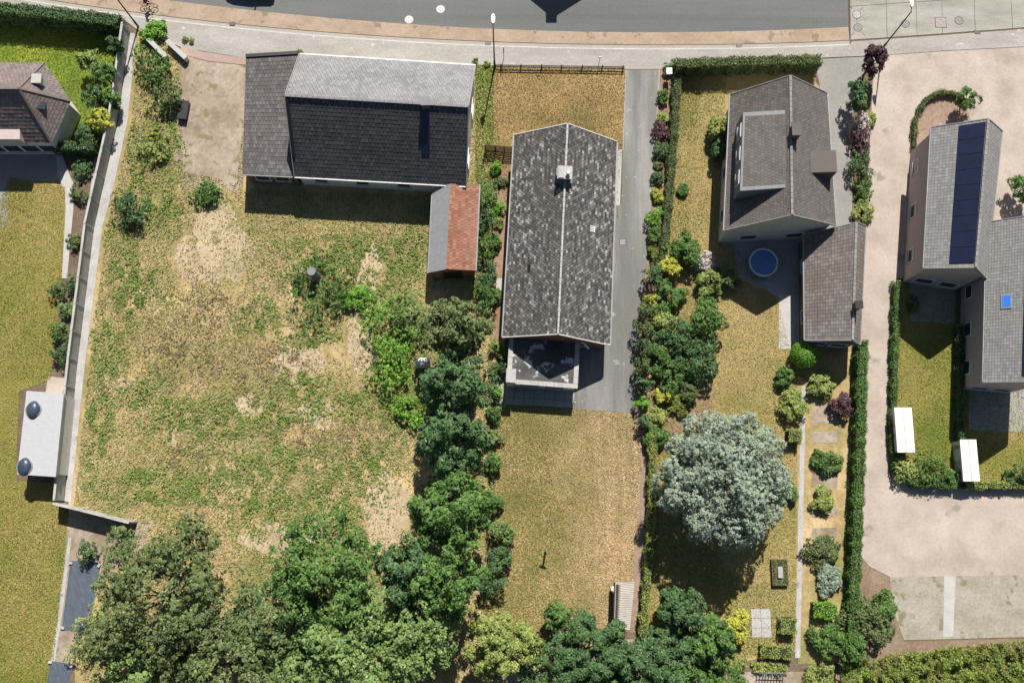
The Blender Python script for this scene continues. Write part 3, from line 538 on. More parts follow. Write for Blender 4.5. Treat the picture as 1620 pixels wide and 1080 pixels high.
def house(name, label, cor, ze, zr, axis, tile, wall, nc, na, over=.35, goff=.3, verge='offwhite', thick=.025, stagger=True, ridge_mat=None, gut='offwhite', ridge_f=.5, wins=True, cat='house', gap=0, tile2=None):
    """cor = eave corners front-left, front-right, rear-right, rear-left (plan points at height ze)"""
    A, B, C, D = cor; ctr = (A+B+C+D)/4
    t = thing(name, (ctr.x, ctr.y, 0), label, cat)
    if axis == 'v': R0, R1 = lerp(A, B, ridge_f), lerp(D, C, ridge_f); sl = [(A, D), (B, C)]
    else: R0, R1 = lerp(A, D, ridge_f), lerp(B, C, ridge_f); sl = [(A, B), (D, C)]
    R0 = Vector((R0.x, R0.y, zr)); R1 = Vector((R1.x, R1.y, zr)); d = (R1-R0).normalized()
    # walls with gable tops
    mb = MB(); gi = d*goff; tops = []
    def inn(p, r): v = Vector((r.x-p.x, r.y-p.y, 0)).normalized()*over; return p+v
    sA = [inn(sl[0][0], R0)+gi, inn(sl[0][1], R1)-gi]; sB = [inn(sl[1][0], R0)+gi, inn(sl[1][1], R1)-gi]
    drop = .16
    def rise(p, e, r): return ze-drop+over*(zr-ze)/max(.1, (Vector((r.x-e.x, r.y-e.y))).length)
    hz = rise(None, sl[0][0], R0); g0, g1 = R0+gi, R1-gi
    poly0 = [Vector((sA[0].x, sA[0].y, 0)), Vector((sB[0].x, sB[0].y, 0)), Vector((sB[0].x, sB[0].y, hz)), Vector((g0.x, g0.y, zr-drop)), Vector((sA[0].x, sA[0].y, hz))]
    poly1 = [Vector((sA[1].x, sA[1].y, 0)), Vector((sB[1].x, sB[1].y, 0)), Vector((sB[1].x, sB[1].y, hz)), Vector((g1.x, g1.y, zr-drop)), Vector((sA[1].x, sA[1].y, hz))]
    mb.poly(poly0); mb.poly(poly1[::-1]); mb.quad(poly0[0], poly0[4], poly1[4], poly1[0]); mb.quad(poly0[1], poly1[1], poly1[2], poly0[2])
    W = mesh_obj('wall', mb, wall, t)
    # roof
    mb = MB()
    for (e0, e1) in sl: slab_bilinear(mb, R0-Vector((0, 0, .02)), R1-Vector((0, 0, .02)), e0-Vector((0, 0, .02)), e1-Vector((0, 0, .02)), .14)
    Rf = mesh_obj('roof', mb, 'black' if gap else 'dark_wood', t); tm = MB()
    for k, (e0, e1) in enumerate(sl):
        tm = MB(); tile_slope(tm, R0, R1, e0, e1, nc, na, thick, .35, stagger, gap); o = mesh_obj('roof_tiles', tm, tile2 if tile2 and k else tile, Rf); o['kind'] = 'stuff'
    rc = MB(); n = max(6, int((R1-R0).length/.45))
    for k in range(n): rc.bar(lerp(R0, R1, (k+.03)/n)+Vector((0, 0, .045)), lerp(R0, R1, (k+.97)/n)+Vector((0, 0, .06)), .15 if gap else .2, .09)
    o = mesh_obj('ridge_tiles', rc, ridge_mat or tile, Rf); o['kind'] = 'stuff'
    for (e0, e1) in sl:
        mesh_obj('gutter', MB().bar(e0+Vector((0, 0, -.06))+(e0-R0).xy.normalized().to_3d()*.06, e1+Vector((0, 0, -.06))+(e1-R1).xy.normalized().to_3d()*.06, .13, .10), gut, t)
        if verge:
            for r, e, s in ((R0, e0, -1), (R1, e1, 1)): mesh_obj('verge_board', MB().bar(r+d*s*.03-Vector((0, 0, .02)), e+d*s*.03-Vector((0, 0, .02)), .07, .2), verge, Rf)
    if wins:
        for q, s in ((sA, 1), (sB, 1)):
            al = (q[1]-q[0]).normalized(); m = (q[0]+q[1])/2; out = Vector((m.x-ctr.x, m.y-ctr.y, 0)).normalized(); out = (out-al*out.dot(al)).normalized(); L = (q[1]-q[0]).length
            for k in range(int(L/3.2)):
                c = lerp(q[0], q[1], (k+.5)/int(L/3.2)); window(t, Vector((c.x, c.y, 1.45)), al, out, 1.2, 1.15)
        for pl, g, s in ((poly0, g0, -1), (poly1, g1, 1)):
            al = (pl[1]-pl[0]).normalized(); m = (pl[0]+pl[1])/2
            out = d*s; out = Vector((out.x, out.y, 0)).normalized()
            for f in (.27, .73): c = lerp(pl[0], pl[1], f); window(t, Vector((c.x, c.y, 1.4)), al, out, 1.5, 1.25)
    return dict(t=t, R0=R0, R1=R1, d=d, sl=sl, sA=sA, sB=sB, poly0=poly0, poly1=poly1, roof=Rf, ctr=ctr)
def on_roof(Hs, side, u, v, lift=0):
    e0, e1 = Hs['sl'][side]; p = lerp(lerp(Hs['R0'], Hs['R1'], u), lerp(e0, e1, u), v)
    n = (Hs['R1']-Hs['R0']).cross(e0-Hs['R0']).normalized(); n = n if n.z > 0 else -n; return p+n*lift
def roof_patch(mb, Hs, side, u0, u1, v0, v1, lift, t):
    slab_between(mb, [on_roof(Hs, side, u0, v0, lift), on_roof(Hs, side, u1, v0, lift), on_roof(Hs, side, u1, v1, lift), on_roof(Hs, side, u0, v1, lift)], t)
def roof_window(Hs, side, u0, u1, v0, v1, frame='zinc', pane='roof_glass', name='roof_window'):
    f = MB(); roof_patch(f, Hs, side, u0, u1, v0, v1, .11, .10); o = mesh_obj(name, f, frame, Hs['roof'])
    du, dv = (u1-u0)*.12, (v1-v0)*.12; p = MB(); roof_patch(p, Hs, side, u0+du, u1-du, v0+dv, v1-dv, .125, .02); mesh_obj('pane', p, pane, o); return o
def chimney(parent, c, sx, sy, z0, z1, rz, mat, cap='tile_taupe', pots=1):
    s = mesh_obj('chimney', MB().box((c.x, c.y, (z0+z1)/2), (sx, sy, z1-z0), rz), mat, parent)
    mesh_obj('cap', MB().box((c.x, c.y, z1+.06), (sx+.14, sy+.14, .12), rz), cap, s); return s

# --- the tiled bungalow
ZE = 2.8
cor = PP([(814, 214), (975.5, 224.5), (964.5, 545.5), (795.5, 533)], ZE)
H1 = house('tiled_house', 'long bungalow with weathered grey tile gable roof beside the driveway', cor, ZE, 5.85, 'v', 'tile_main', 'brick', 26, 58, .45, .12, 'offwhite', .035, True, 'concrete', 'zinc', gap=.13)
rzm = math.atan2(H1['d'].y, H1['d'].x)+math.pi/2
c = P(893.5, 273, 6.6); pu = lambda dx, dy: Vector((c.x+dx*math.cos(rzm)-dy*math.sin(rzm), c.y+dx*math.sin(rzm)+dy*math.cos(rzm), 0))
chs = mesh_obj('chimney', MB().box((c.x, c.y, 5.95), (1.0, .9, 1.2), rzm), 'brick_dark', H1['t'])
mesh_obj('cap', MB().box((c.x, c.y, 6.6), (1.22, 1.12, .10), rzm), 'concrete', chs, None, False, .02)
q = pu(-.28, -.1); mesh_obj('lid', MB().box((q.x, q.y, 6.69), (.42, .78, .05), rzm), 'concrete', chs)
q = pu(.27, -.12); o = mesh_obj('flue', MB().tube([(q.x, q.y, 6.64), (q.x, q.y, 6.95)], [.13, .13], 14), 'flue', chs, None, True)
mesh_obj('cowl', MB().tube([(q.x, q.y, 6.97), (q.x, q.y, 7.03)], [.19, .12], 14), 'white', chs, None, True)
q = pu(0, 0); fl = MB().box((q.x, q.y, 5.86), (1.35, 1.25, .10), rzm); mesh_obj('flashing', fl, 'lead', chs)
vm = MB()
for k in range(4): roof_patch(vm, H1, 1, .456+.008*k, .460+.008*k, .52, .60, .075, .03)
roof_patch(vm, H1, 1, .455, .485, .60, .615, .08, .03)
mesh_obj('roof_step', vm, 'white', H1['roof'])
tl = MB(); roof_patch(tl, H1, 0, .665, .70, .55, .60, .065, .02); mesh_obj('missing_tile', tl, 'black', H1['roof'])  # black plate added for the dark gap of a missing tile
pl = H1['sB']; al = (pl[1]-pl[0]).normalized(); out = Vector((al.y, -al.x, 0)); out = out if out.x > 0 else -out
cd = lerp(pl[0], pl[1], .18); door(H1['t'], Vector((cd.x, cd.y, 1.05)), al, out)
for qx, side in ((.04, 0), (.97, 1)):
    e = lerp(H1['sl'][side][0], H1['sl'][side][1], qx); wv = lerp(H1[('sA', 'sB')[side]][0], H1[('sA', 'sB')[side]][1], qx)
    o2 = (Vector((e.x, e.y, 0))-Vector((wv.x, wv.y, 0))).normalized()
    mesh_obj('downpipe', MB().tube([(e.x, e.y, ZE-.1), (wv.x+o2.x*.08, wv.y+o2.y*.08, ZE-.5), (wv.x+o2.x*.08, wv.y+o2.y*.08, .05)], .045, 8), 'zinc', H1['t'])
# white wall pipe under the rear gable
a = P(921.5, 540, 3.3); b = P(931.5, 551, 3.0)
mesh_obj('flue_pipe', MB().tube([a, b], .085, 12), 'white', H1['t'], None, True)
# --- its flat-roofed extension
ZX = 2.42
ex = PP([(805.5, 534), (917.5, 539), (914, 614.5), (801.5, 606)], ZX)
ctr = sum(ex, Vector())/4
EX = thing('flat_roof_extension', (ctr.x, ctr.y, 0), 'flat-roofed rear extension with blotched bitumen roof and stone coping', 'extension')
f = lambda u, v, z: (lambda p: Vector((p.x, p.y, z)))(lerp(lerp(ex[0], ex[1], u), lerp(ex[3], ex[2], u), v))
wl = MB(); wl.prism([tuple(f(u, v, 0).xy) for u, v in ((.03, .0), (.97, .0), (.97, .965), (.03, .965))], 0, ZX-.14); mesh_obj('wall', wl, 'render_white', EX)
mesh_obj('roof', MB().prism([tuple(f(u, v, 0).xy) for u, v in ((.05, -.01), (.95, -.01), (.95, .95), (.05, .95))], ZX-.139, ZX-.10), 'bitumen', EX)
def stones(p0, p1, q0, q1, n):
    for k in range(n):
        z = ZX+random.uniform(-.012, .012); a, b = (k+.012)/n, (k+.988)/n
        mesh_obj('coping_stone', MB().prism([tuple(lerp(p0, p1, a).xy), tuple(lerp(p0, p1, b).xy), tuple(lerp(q0, q1, b).xy), tuple(lerp(q0, q1, a).xy)], ZX-.137, z), 'concrete', EX)
stones(f(0, 0, 0), f(0, .70, 0), f(.065, 0, 0), f(.065, .70, 0), 5)
stones(f(.935, 0, 0), f(.935, .90, 0), f(1, 0, 0), f(1, .90, 0), 7)
stones(f(.122, .90, 0), f(1, .905, 0), f(.122, 1, 0), f(1, 1.0, 0), 8)
st_ = MB().prism([tuple(f(u, v, 0).xy) for u, v in ((-.005, .705), (.118, .705), (.118, .985), (-.005, .985))], 0, 2.86); pil = mesh_obj('pillar', st_, 'plaster', EX)
mesh_obj('cap', MB().prism([tuple(f(u, v, 0).xy) for u, v in ((-.012, .695), (.125, .695), (.125, .995), (-.012, .995))], 2.861, 2.94), 'concrete', pil)
al = (ex[2]-ex[3]).normalized(); out = Vector((al.y, -al.x, 0)); out = out if out.y < 0 else -out
for u in (.32, .68): cw = f(u, .968, 1.25); window(EX, Vector((cw.x, cw.y, 1.25)), al, out, 1.7, 1.5)
for u in (.13, .955):
    p = f(u, .97, 0); mesh_obj('downpipe', MB().tube([(p.x, p.y, ZX-.2), (p.x+out.x*.22, p.y+out.y*.22, ZX-.35), (p.x+out.x*.16, p.y+out.y*.16, .05)], .04, 8), 'zinc', EX)
o = P(907.5, 636, .5); wp = thing('garden_tap_post', (o.x, o.y, 0), 'thin white stand pipe at the corner of the slab terrace', 'pipe')
mesh_obj('pipe', MB().tube([(o.x, o.y, 0), (o.x, o.y, .9)], .04, 8), 'white', wp); mesh_obj('spout', MB().tube([(o.x, o.y, .85), (o.x+.12, o.y-.05, .87), (o.x+.16, o.y-.06, .78)], .025, 6), 'white', wp)

# --- slate-roofed house with wing and annex
ZE2 = 3.1
cor = PP([(474, 86), (752, 104), (737, 294), (466, 279)], ZE2)
H2 = house('slate_house', 'wide house with dark slate roof, pale front slope and tall weeds behind', cor, ZE2, 7.4, 'h', 'tile_pale_slate', 'render_white', 20, 46, .4, .12, 'zinc', .02, True, 'lead', 'white', .525, tile2='tile_slate')  # front slope takes paler slates than the rear slope
sp = MB(); roof_patch(sp, H2, 1, .745, .79, .08, .62, .09, .06); mesh_obj('solar_strip', sp, 'solar', H2['roof'])
sp = MB(); roof_patch(sp, H2, 1, .0, .018, .02, .75, .10, .09); mesh_obj('edge_flashing', sp, 'dark_metal', H2['roof'])
c2 = lerp(H2['R0'], H2['R1'], .77); chimney(H2['t'], c2, .6, .6, 6.6, 7.9, 0, 'brick_dark', 'lead')
cw = PP([(392, 97), (473, 92), (466, 279), (383, 275)], 2.9)
ctr = sum(cw, Vector())/4
WG = thing('tiled_wing', (ctr.x, ctr.y, 0), 'low brown-grey tiled wing attached to the slate-roofed house', 'building')
hi = [Vector((cw[0].x, cw[0].y, 3.5)), Vector((cw[1].x, cw[1].y, 3.5))]
mesh_obj('wall', MB().prism([tuple(lerp(p, ctr, .05).xy) for p in cw], 0, 2.7), 'brick_dark', WG)
rf = MB(); dz_ = Vector((0, 0, .02)); slab_bilinear(rf, hi[0]-dz_, hi[1]-dz_, cw[3]-dz_, cw[2]-dz_, .15); rfo = mesh_obj('roof', rf, 'dark_wood', WG)
tm = MB(); tile_slope(tm, hi[0], hi[1], cw[3], cw[2], 30, 16, .03); o = mesh_obj('roof_tiles', tm, 'tile_wing', rfo); o['kind'] = 'stuff'
mesh_obj('ridge_board', MB().bar(hi[0]+Vector((0, .15, -.1)), hi[1]+Vector((0, .15, -.1)), .3, .5), 'dark_metal', WG)
mesh_obj('gutter', MB().bar(cw[3]+Vector((0, -.06, -.05)), cw[2]+Vector((0, -.06, -.05)), .13, .1), 'zinc', WG)
for k in range(2):
    q0 = lerp(lerp(cw[3], ctr, .05), lerp(cw[2], ctr, .05), .3+.4*k); window(WG, Vector((q0.x, q0.y, 1.4)), (cw[2]-cw[3]), Vector((0, -1, 0)), 1.3, 1.1)
ca = PP([(685, 300), (758, 292), (752, 428), (678, 432)], 2.4)
H2b = house('red_tiled_shed', 'narrow outbuilding with one red-tiled and one grey slope behind the slate house', ca, 2.4, 3.3, 'v', 'tile_red', 'brick', 8, 24, .2, .1, None, .03, True, 'tile_red', 'zinc', .42, False, 'shed')
gm = MB(); roof_patch(gm, H2b, 0, 0.0, 1.0, .02, 1.0, .075, .03); mesh_obj('sheet_roof', gm, 'zinc', H2b['roof'])
al = (H2b['poly1'][1]-H2b['poly1'][0]).normalized(); m = lerp(H2b['poly1'][0], H2b['poly1'][1], .5); door(H2b['t'], Vector((m.x, m.y, 1.05)), al, Vector((0, -1, 0)), 1.6, 2.0, 'black')

# --- mauve hip-roofed house, far left
zb, zt = 3.0, 6.6
b = PP([(-150, 112), (88, 118), (104, 218), (-150, 226)], zb); tpts = PP([(-150, 142), (22, 142), (30, 152), (-150, 150)], zt)
b = PP([(-150, 98), (70, 100), (112, 160), (82, 226), (-150, 226)], zb); top = [P(-150, 139, 6.2), P(28, 139, 6.2), P(50, 185, 4.9)]
ctr = Vector((P(-10, 190).x, P(-10, 190).y, 0))
H3 = thing('hip_roof_house', ctr, 'mauve tiled house with hipped roof behind the tall clipped hedge', 'house')
wl = MB().prism([tuple(lerp(p, Vector((ctr.x, ctr.y, zb)), .05).xy) for p in b], 0, zb-.1); mesh_obj('wall', wl, 'render_white', H3)
rg0, rg1 = P(-150, 140, 6.4), P(30, 140, 6.4)
rf = MB(); faces = [[b[0], b[1], rg1, rg0], [b[1], b[2], b[3], rg1], [b[3], b[4], rg0, rg1]]
rf.poly(faces[0]); rf.poly([b[1], b[2], rg1]); rf.poly([b[2], b[3], rg1]); rf.poly(faces[2]); rf.poly([b[4], b[3], b[2], b[1], b[0]])
rfo = mesh_obj('roof', rf, 'dark_wood', H3)
def tri_tiles(mb, a, bb, apex, n, m):
    tile_slope(mb, apex-(apex-a)*.0, apex+(bb-a)*.002, a, bb, n, m, .03)
for nm, args in (('front', (rg0, rg1, b[0], b[1], 14, 30)), ('rear', (rg0, rg1, b[4], b[3], 14, 30))):
    tm = MB(); tile_slope(tm, *args); o = mesh_obj('roof_tiles', tm, 'tile_mauve', rfo); o['kind'] = 'stuff'
for a_, b_ in ((b[1], b[2]), (b[2], b[3])):
    tm = MB(); tri_tiles(tm, a_, b_, rg1, 14, 8); o = mesh_obj('roof_tiles', tm, 'tile_mauve', rfo); o['kind'] = 'stuff'
for p in (b[1], b[2], b[3]): mesh_obj('hip_ridge', MB().bar(rg1+Vector((0, 0, .05)), p+Vector((0, 0, .05)), .18, .1), 'tile_mauve', rfo)
mesh_obj('hip_ridge', MB().bar(rg0+Vector((0, 0, .06)), rg1+Vector((0, 0, .06)), .2, .1), 'tile_mauve', rfo)
cc = lerp(lerp(b[1], b[2], .45), rg1, .40); chimney(H3, cc, .7, .7, 3.6, 5.2, 0, 'render_white', 'pale_concrete')
cc = lerp(lerp(b[2], b[3], .5), rg1, .5); mesh_obj('roof_window', MB().box((cc.x, cc.y, cc.z+.05), (.8, .7, .12), 0, .3), 'glass', rfo)
for k in range(4):
    q0 = lerp(lerp(b[4], ctr+Vector((0, 0, zb)), .05), lerp(b[3], ctr+Vector((0, 0, zb)), .05), .55+.13*k); window(H3, Vector((q0.x, q0.y, 1.35)), Vector((1, 0, 0)), Vector((0, -1, 0)), 1.5, 1.5)
dm = PP([(-40, 200), (36, 202), (36, 224), (-40, 224)], 3.4)
mesh_obj('dormer', MB().prism([tuple(p.xy) for p in dm], 2.6, 3.9), 'render_pink', H3)

# --- taupe house with big dormer, right neighbour
ZE4 = 4.2
cor = PP([(1156, 150), (1308, 148), (1322, 356), (1146, 364)], ZE4)
H4 = house('taupe_house', 'taupe tiled house with large box dormer and side chimney', cor, ZE4, 7.6, 'v', 'tile_taupe', 'plaster', 20, 44, .35, .12, 'zinc', .025, True, 'tile_grey', 'zinc')
e0, e1 = H4['sl'][0]
dq = [on_roof(H4, 0, u, v) for u, v in ((.24, .03), (.80, .03), (.80, .88), (.24, .88))]
zt = 7.35; pts = [Vector((p.x, p.y, zt if i in (0, 1) else zt-.35)) for i, p in enumerate(dq)]
dmr = MB(); n = 0; dmr.v = pts+[Vector((p.x, p.y, 4.3)) for p in dq]; dmr.f = [(0, 1, 2, 3), (0, 4, 5, 1), (1, 5, 6, 2), (2, 6, 7, 3), (3, 7, 4, 0)]
D4 = mesh_obj('dormer', dmr, 'lead', H4['t']); cx = sum(pts, Vector())/4
tm = MB(); ins = [lerp(p, cx, .10) for p in pts]; tile_slope(tm, ins[0], ins[1], ins[3], ins[2], 12, 22, .02); o = mesh_obj('roof_tiles', tm, 'tile_taupe', D4); o['kind'] = 'stuff'
for k in range(3):
    q0 = lerp(pts[3], pts[2], .2+.3*k); window(D4, Vector((q0.x-.02, q0.y, zt-1.2)), pts[2]-pts[3], Vector((-1, 0, 0)), 1.2, 1.0, 'white', 'glass', 'dormer_window')
c4 = lerp(H4['R0'], H4['R1'], .42); chimney(H4['t'], c4+Vector((.25, 0, 0)), .65, .9, 6.9, 8.3, 0, 'brick_dark')
dq = [on_roof(H4, 1, u, v) for u, v in ((.50, .35), (.66, .35), (.66, .95), (.50, .95))]
dmr = MB(); dmr.v = [Vector((p.x, p.y, 6.05)) for p in dq]+[Vector((p.x, p.y, 4.2)) for p in dq]; dmr.f = [(0, 1, 2, 3), (0, 4, 5, 1), (1, 5, 6, 2), (2, 6, 7, 3), (3, 7, 4, 0)]
mesh_obj('dormer', dmr, 'tile_taupe', H4['t'])
# its annex
cor = PP([(1330, 356), (1372, 372), (1358, 544), (1272, 536)], 2.7)
cor = PP([(1272, 372), (1369, 358), (1360, 545), (1274, 538)], 2.7)
H4b = house('tiled_annex', 'low annex with striped grey-brown tiles behind the taupe house', cor, 2.7, 4.3, 'v', 'tile_annex', 'brick_dark', 18, 30, .3, .1, 'zinc', .035, False, 'tile_grey', 'zinc', .74, True, 'annex')
cc = on_roof(H4b, 1, .72, .15); chimney(H4b['t'], cc, .5, .5, 3.6, 5.0, 0, 'brick_dark', 'black')

# --- grey houses at the far right
ZE5 = 5.0
cor = PP([(1474, 202), (1585, 208), (1560, 440), (1462, 424)], ZE5)
H5 = house('grey_tiled_house', 'pale-walled house with grey tiles and long navy solar strip', cor, ZE5, 7.2, 'v', 'tile_grey', 'render_pink', 16, 46, .3, .12, 'zinc', .03, False, 'tile_grey', 'zinc', .62)
sm = []
for k in range(9):
    p = MB(); roof_patch(p, H5, 0, .02+k*.106, .02+(k+.96)*.106, .50, .93, .10, .05)
# solar panels sit on the upper part of the left slope
for k in range(9):
    p = MB(); roof_patch(p, H5, 0, .02+k*.106, .02+(k+.97)*.106, .03, .50, .11, .05); mesh_obj('solar_panel', p, 'solar', H5['roof'])
cor = PP([(1562, 352), (1660, 352), (1650, 612), (1556, 604)], ZE5)
H6 = house('grey_tiled_house', 'pale-walled house with grey tiles and a small blue skylight', cor, ZE5, 7.0, 'v', 'tile_grey', 'render_pink', 16, 50, .3, .12, 'zinc', .03, False, 'tile_grey', 'zinc', .55)
roof_window(H6, 0, .47, .56, .42, .66, 'zinc', 'skylight_blue')
for k in range(9):
    p = MB(); roof_patch(p, H6, 0, .34+k*.07, .34+(k+.97)*.07, .02, .16, .11, .05); mesh_obj('solar_panel', p, 'solar', H6['roof'])

# --- house across the street, seen only by the shadow of its gable and chimney on the asphalt
te = math.tan(SUN_EL); hs = Vector((math.sin(SUN_AZ), math.cos(SUN_AZ), 0))
zr = 7.6; ap = P(874.5, 27)+hs*(zr/te); hw = 5.2; zez = zr-hw*.90; L7 = 11
cor = [Vector((ap.x-hw, ap.y+L7, zez)), Vector((ap.x+hw, ap.y+L7, zez)), Vector((ap.x+hw, ap.y, zez)), Vector((ap.x-hw, ap.y, zez))]
H7 = house('brick_house', 'steep-gabled brick house across the street whose gable shadow falls on the asphalt', cor, zez, zr, 'v', 'tile_wing', 'brick', 18, 30, .3, .15, 'white', .03)
zc = 8.35; cs = P(872, 36)+hs*(zc/te)
chimney(H7['t'], Vector((cs.x, cs.y+.4, 0)), .85, .8, 6.2, zc-.12, 0, 'brick')

# --- white flat roof and other small buildings
b = PP([(42, 618), (101, 622), (88, 754), (27, 750)], 2.4); ctr = sum(b, Vector())/4
SH = thing('flat_roof_pavilion', (ctr.x, ctr.y, 0), 'garden pavilion with white flat roof and two dark roof domes', 'pavilion')
mesh_obj('wall', MB().prism([tuple(lerp(p, ctr, .06).xy) for p in b], 0, 2.2), 'render_white', SH)
mesh_obj('roof', MB().prism([tuple(p.xy) for p in b], 2.201, 2.4), 'roof_membrane', SH)
for px, py in ((52, 648), (38, 738)):
    p = P(px, py, 2.5); k = mesh_obj('roof_dome', MB().ball((p.x, p.y, 2.42), (.55, .75, .35), 16, 8), 'roof_glass', SH, None, True); mesh_obj('rim', MB().torus((p.x, p.y, 2.42), (0, 0, 1), .62, .06, 20, 6), 'zinc', k)
b = PP([(974, 921), (1004, 919), (996, 1000), (972, 992)], 2.1); ctr = sum(b, Vector())/4
GS = thing('garden_shed', (ctr.x, ctr.y, 0), 'small shed with corrugated fibre-cement roof on the rear lawn corner', 'shed')
mesh_obj('wall', MB().prism([tuple(lerp(p, ctr, .08).xy) for p in b], 0, 1.95), 'dark_wood', GS)
cm = MB(); n = 27
for k in range(n):
    for s, z in ((0, .0), (.5, .03)):
        a0, a1 = (k+s)/n, (k+s+.5)/n; tl_ = lambda t: lerp(b[0], b[3], t); tr_ = lambda t: lerp(b[1], b[2], min(1, max(0, t-.035)))
        z0, z1 = (0, .038) if s == 0 else (.038, 0); up = Vector((0, 0, 1)); slope = Vector((0, 0, -.22))
        cm.quad(tl_(a0)+up*z0+slope, tl_(a1)+up*z1+slope, tr_(a1)+up*z1, tr_(a0)+up*z0)
mesh_obj('roof', cm, 'fibre_cement', GS)
mesh_obj('gutter', MB().bar(b[0]+Vector((-.05, 0, -.28)), b[3]+Vector((-.05, 0, -.28)), .1, .08), 'dark_metal', GS)
mesh_obj('door', MB().bar(lerp(b[0], ctr, .08)*1+Vector((.3, .02, -1.1)), lerp(b[1], ctr, .08)+Vector((-.3, .02, -1.1)), .05, 1.8), 'brown_wood', GS)
p = P(971, 932, .5); wb = thing('water_butt', (p.x, p.y, 0), 'pale round water butt against the corrugated shed', 'water butt')
mesh_obj('barrel', MB().tube([(p.x, p.y, 0), (p.x, p.y, .45), (p.x, p.y, .9)], [.24, .29, .25], 14), 'offwhite', wb, None, True); mesh_obj('lid', MB().tube([(p.x, p.y, .91), (p.x, p.y, .95)], [.27, .24], 14), 'offwhite', wb)

# ================================================================== WALLS AND FENCES
def panel_wall(label, pts, h, n, mat='concrete', thick=.12):
    q = PP(pts); t = thing('concrete_wall', (q[0].x, q[0].y, 0), label, 'wall')
    S = [(q[i+1]-q[i]).length for i in range(len(q)-1)]; T = sum(S)
    def at(s):
        for i, L in enumerate(S):
            if s <= L or i == len(S)-1: return lerp(q[i], q[i+1], s/L)
            s -= L
    for k in range(n+1):
        p = at(T*k/n); nxt = at(min(T, T*k/n+.1)); prv = at(max(0, T*k/n-.1)); d = (nxt-prv).normalized()
        mesh_obj('post', MB().bar(Vector((p.x, p.y, 0)), Vector((p.x, p.y, h+.08)), .16, .2, d), mat, t)
    for k in range(n):
        a, b = at(T*(k+.04)/n), at(T*(k+.96)/n)
        for j in range(4):
            zj = h*(j+.5)/4; mesh_obj('panel', MB().bar(a+Vector((0, 0, zj)), b+Vector((0, 0, zj)), thick*.5, h/4-.015), mat, t)
        mesh_obj('coping', MB().bar(a+Vector((0, 0, h+.03)), b+Vector((0, 0, h+.03)), thick*1.6, .05), mat, t)
    return t
panel_wall('long pale concrete panel wall beside the weedy field', [(205, 52), (186, 190), (148, 360), (121, 580), (101, 790)], 1.7, 18)
sheet('wall_strip', [(206, 52), (216, 54), (202, 190), (181, 290), (162, 360), (134, 580), (112, 795), (102, 792), (122, 580), (149, 360), (187, 190)], .045, 'concrete', 'pale concrete strip at the foot of the long wall', .03)
panel_wall('short concrete panel wall turning off the end of the long wall', [(102, 797), (160, 811), (216, 826)], 1.8, 3)
for (a, b_), lab in ((((230, 57), (262, 90)), 'low white entrance wall beside the end of the concrete wall'), (((264, 64), (294, 92)), 'low white entrance wall at the edge of the sandy yard')):
    q0, q1 = P(*a, .7), P(*b_, .7); t = thing('entrance_wall', ((q0.x+q1.x)/2, (q0.y+q1.y)/2, 0), lab, 'wall')
    mesh_obj('wall', MB().bar(Vector((q0.x, q0.y, .33)), Vector((q1.x, q1.y, .33)), .32, .66), 'render_white', t); mesh_obj('coping', MB().bar(Vector((q0.x, q0.y, .70)), Vector((q1.x, q1.y, .70)), .42, .07), 'pale_concrete', t)
# low rail fence in front of the dry lawn
q0, q1 = P(783.5, 106.5), P(987, 109.5); t = thing('rail_fence', (q0.x, q0.y, 0), 'low dark two-rail fence along the front lawn', 'fence'); H = .62
pm = None; dd = q1-q0; rz = math.atan2(dd.y, dd.x)
for f_ in (0, .045, .2, .36, .515, .675, .83, .99):
    p = lerp(q0, q1, f_)-q0
    if pm is None: o = mesh_obj('post', MB().box((0, 0, H/2), (.10, .10, H)), 'dark_wood', t, Vector((0, 0, 0))); o.location = p; o.rotation_euler = (0, 0, rz); pm = o.data
    else: place('post', pm, p, t, rz)
for z in (.28, .55): mesh_obj('rail', MB().bar(q0+Vector((0, -.07, z)), q1+Vector((0, -.07, z)), .04, .11), 'dark_wood', t)
# slatted fence beside the house
q0, q1 = P(768, 239), P(816, 243); t = thing('slat_fence', (q0.x, q0.y, 0), 'dark slatted wooden fence panel beside the tiled house', 'fence'); H = 1.35; dd = q1-q0
for f_ in (0, .33, .62, .98): p = lerp(q0, q1, f_); mesh_obj('post', MB().bar(p, p+Vector((0, 0, H+.1)), .1, .1, dd.normalized()), 'brown_wood', t)
for k in range(7): z = .12+k*.19; mesh_obj('slat', MB().bar(q0+Vector((0, .06, z)), q1+Vector((0, .06, z)), .022, .12), 'brown_wood', t)

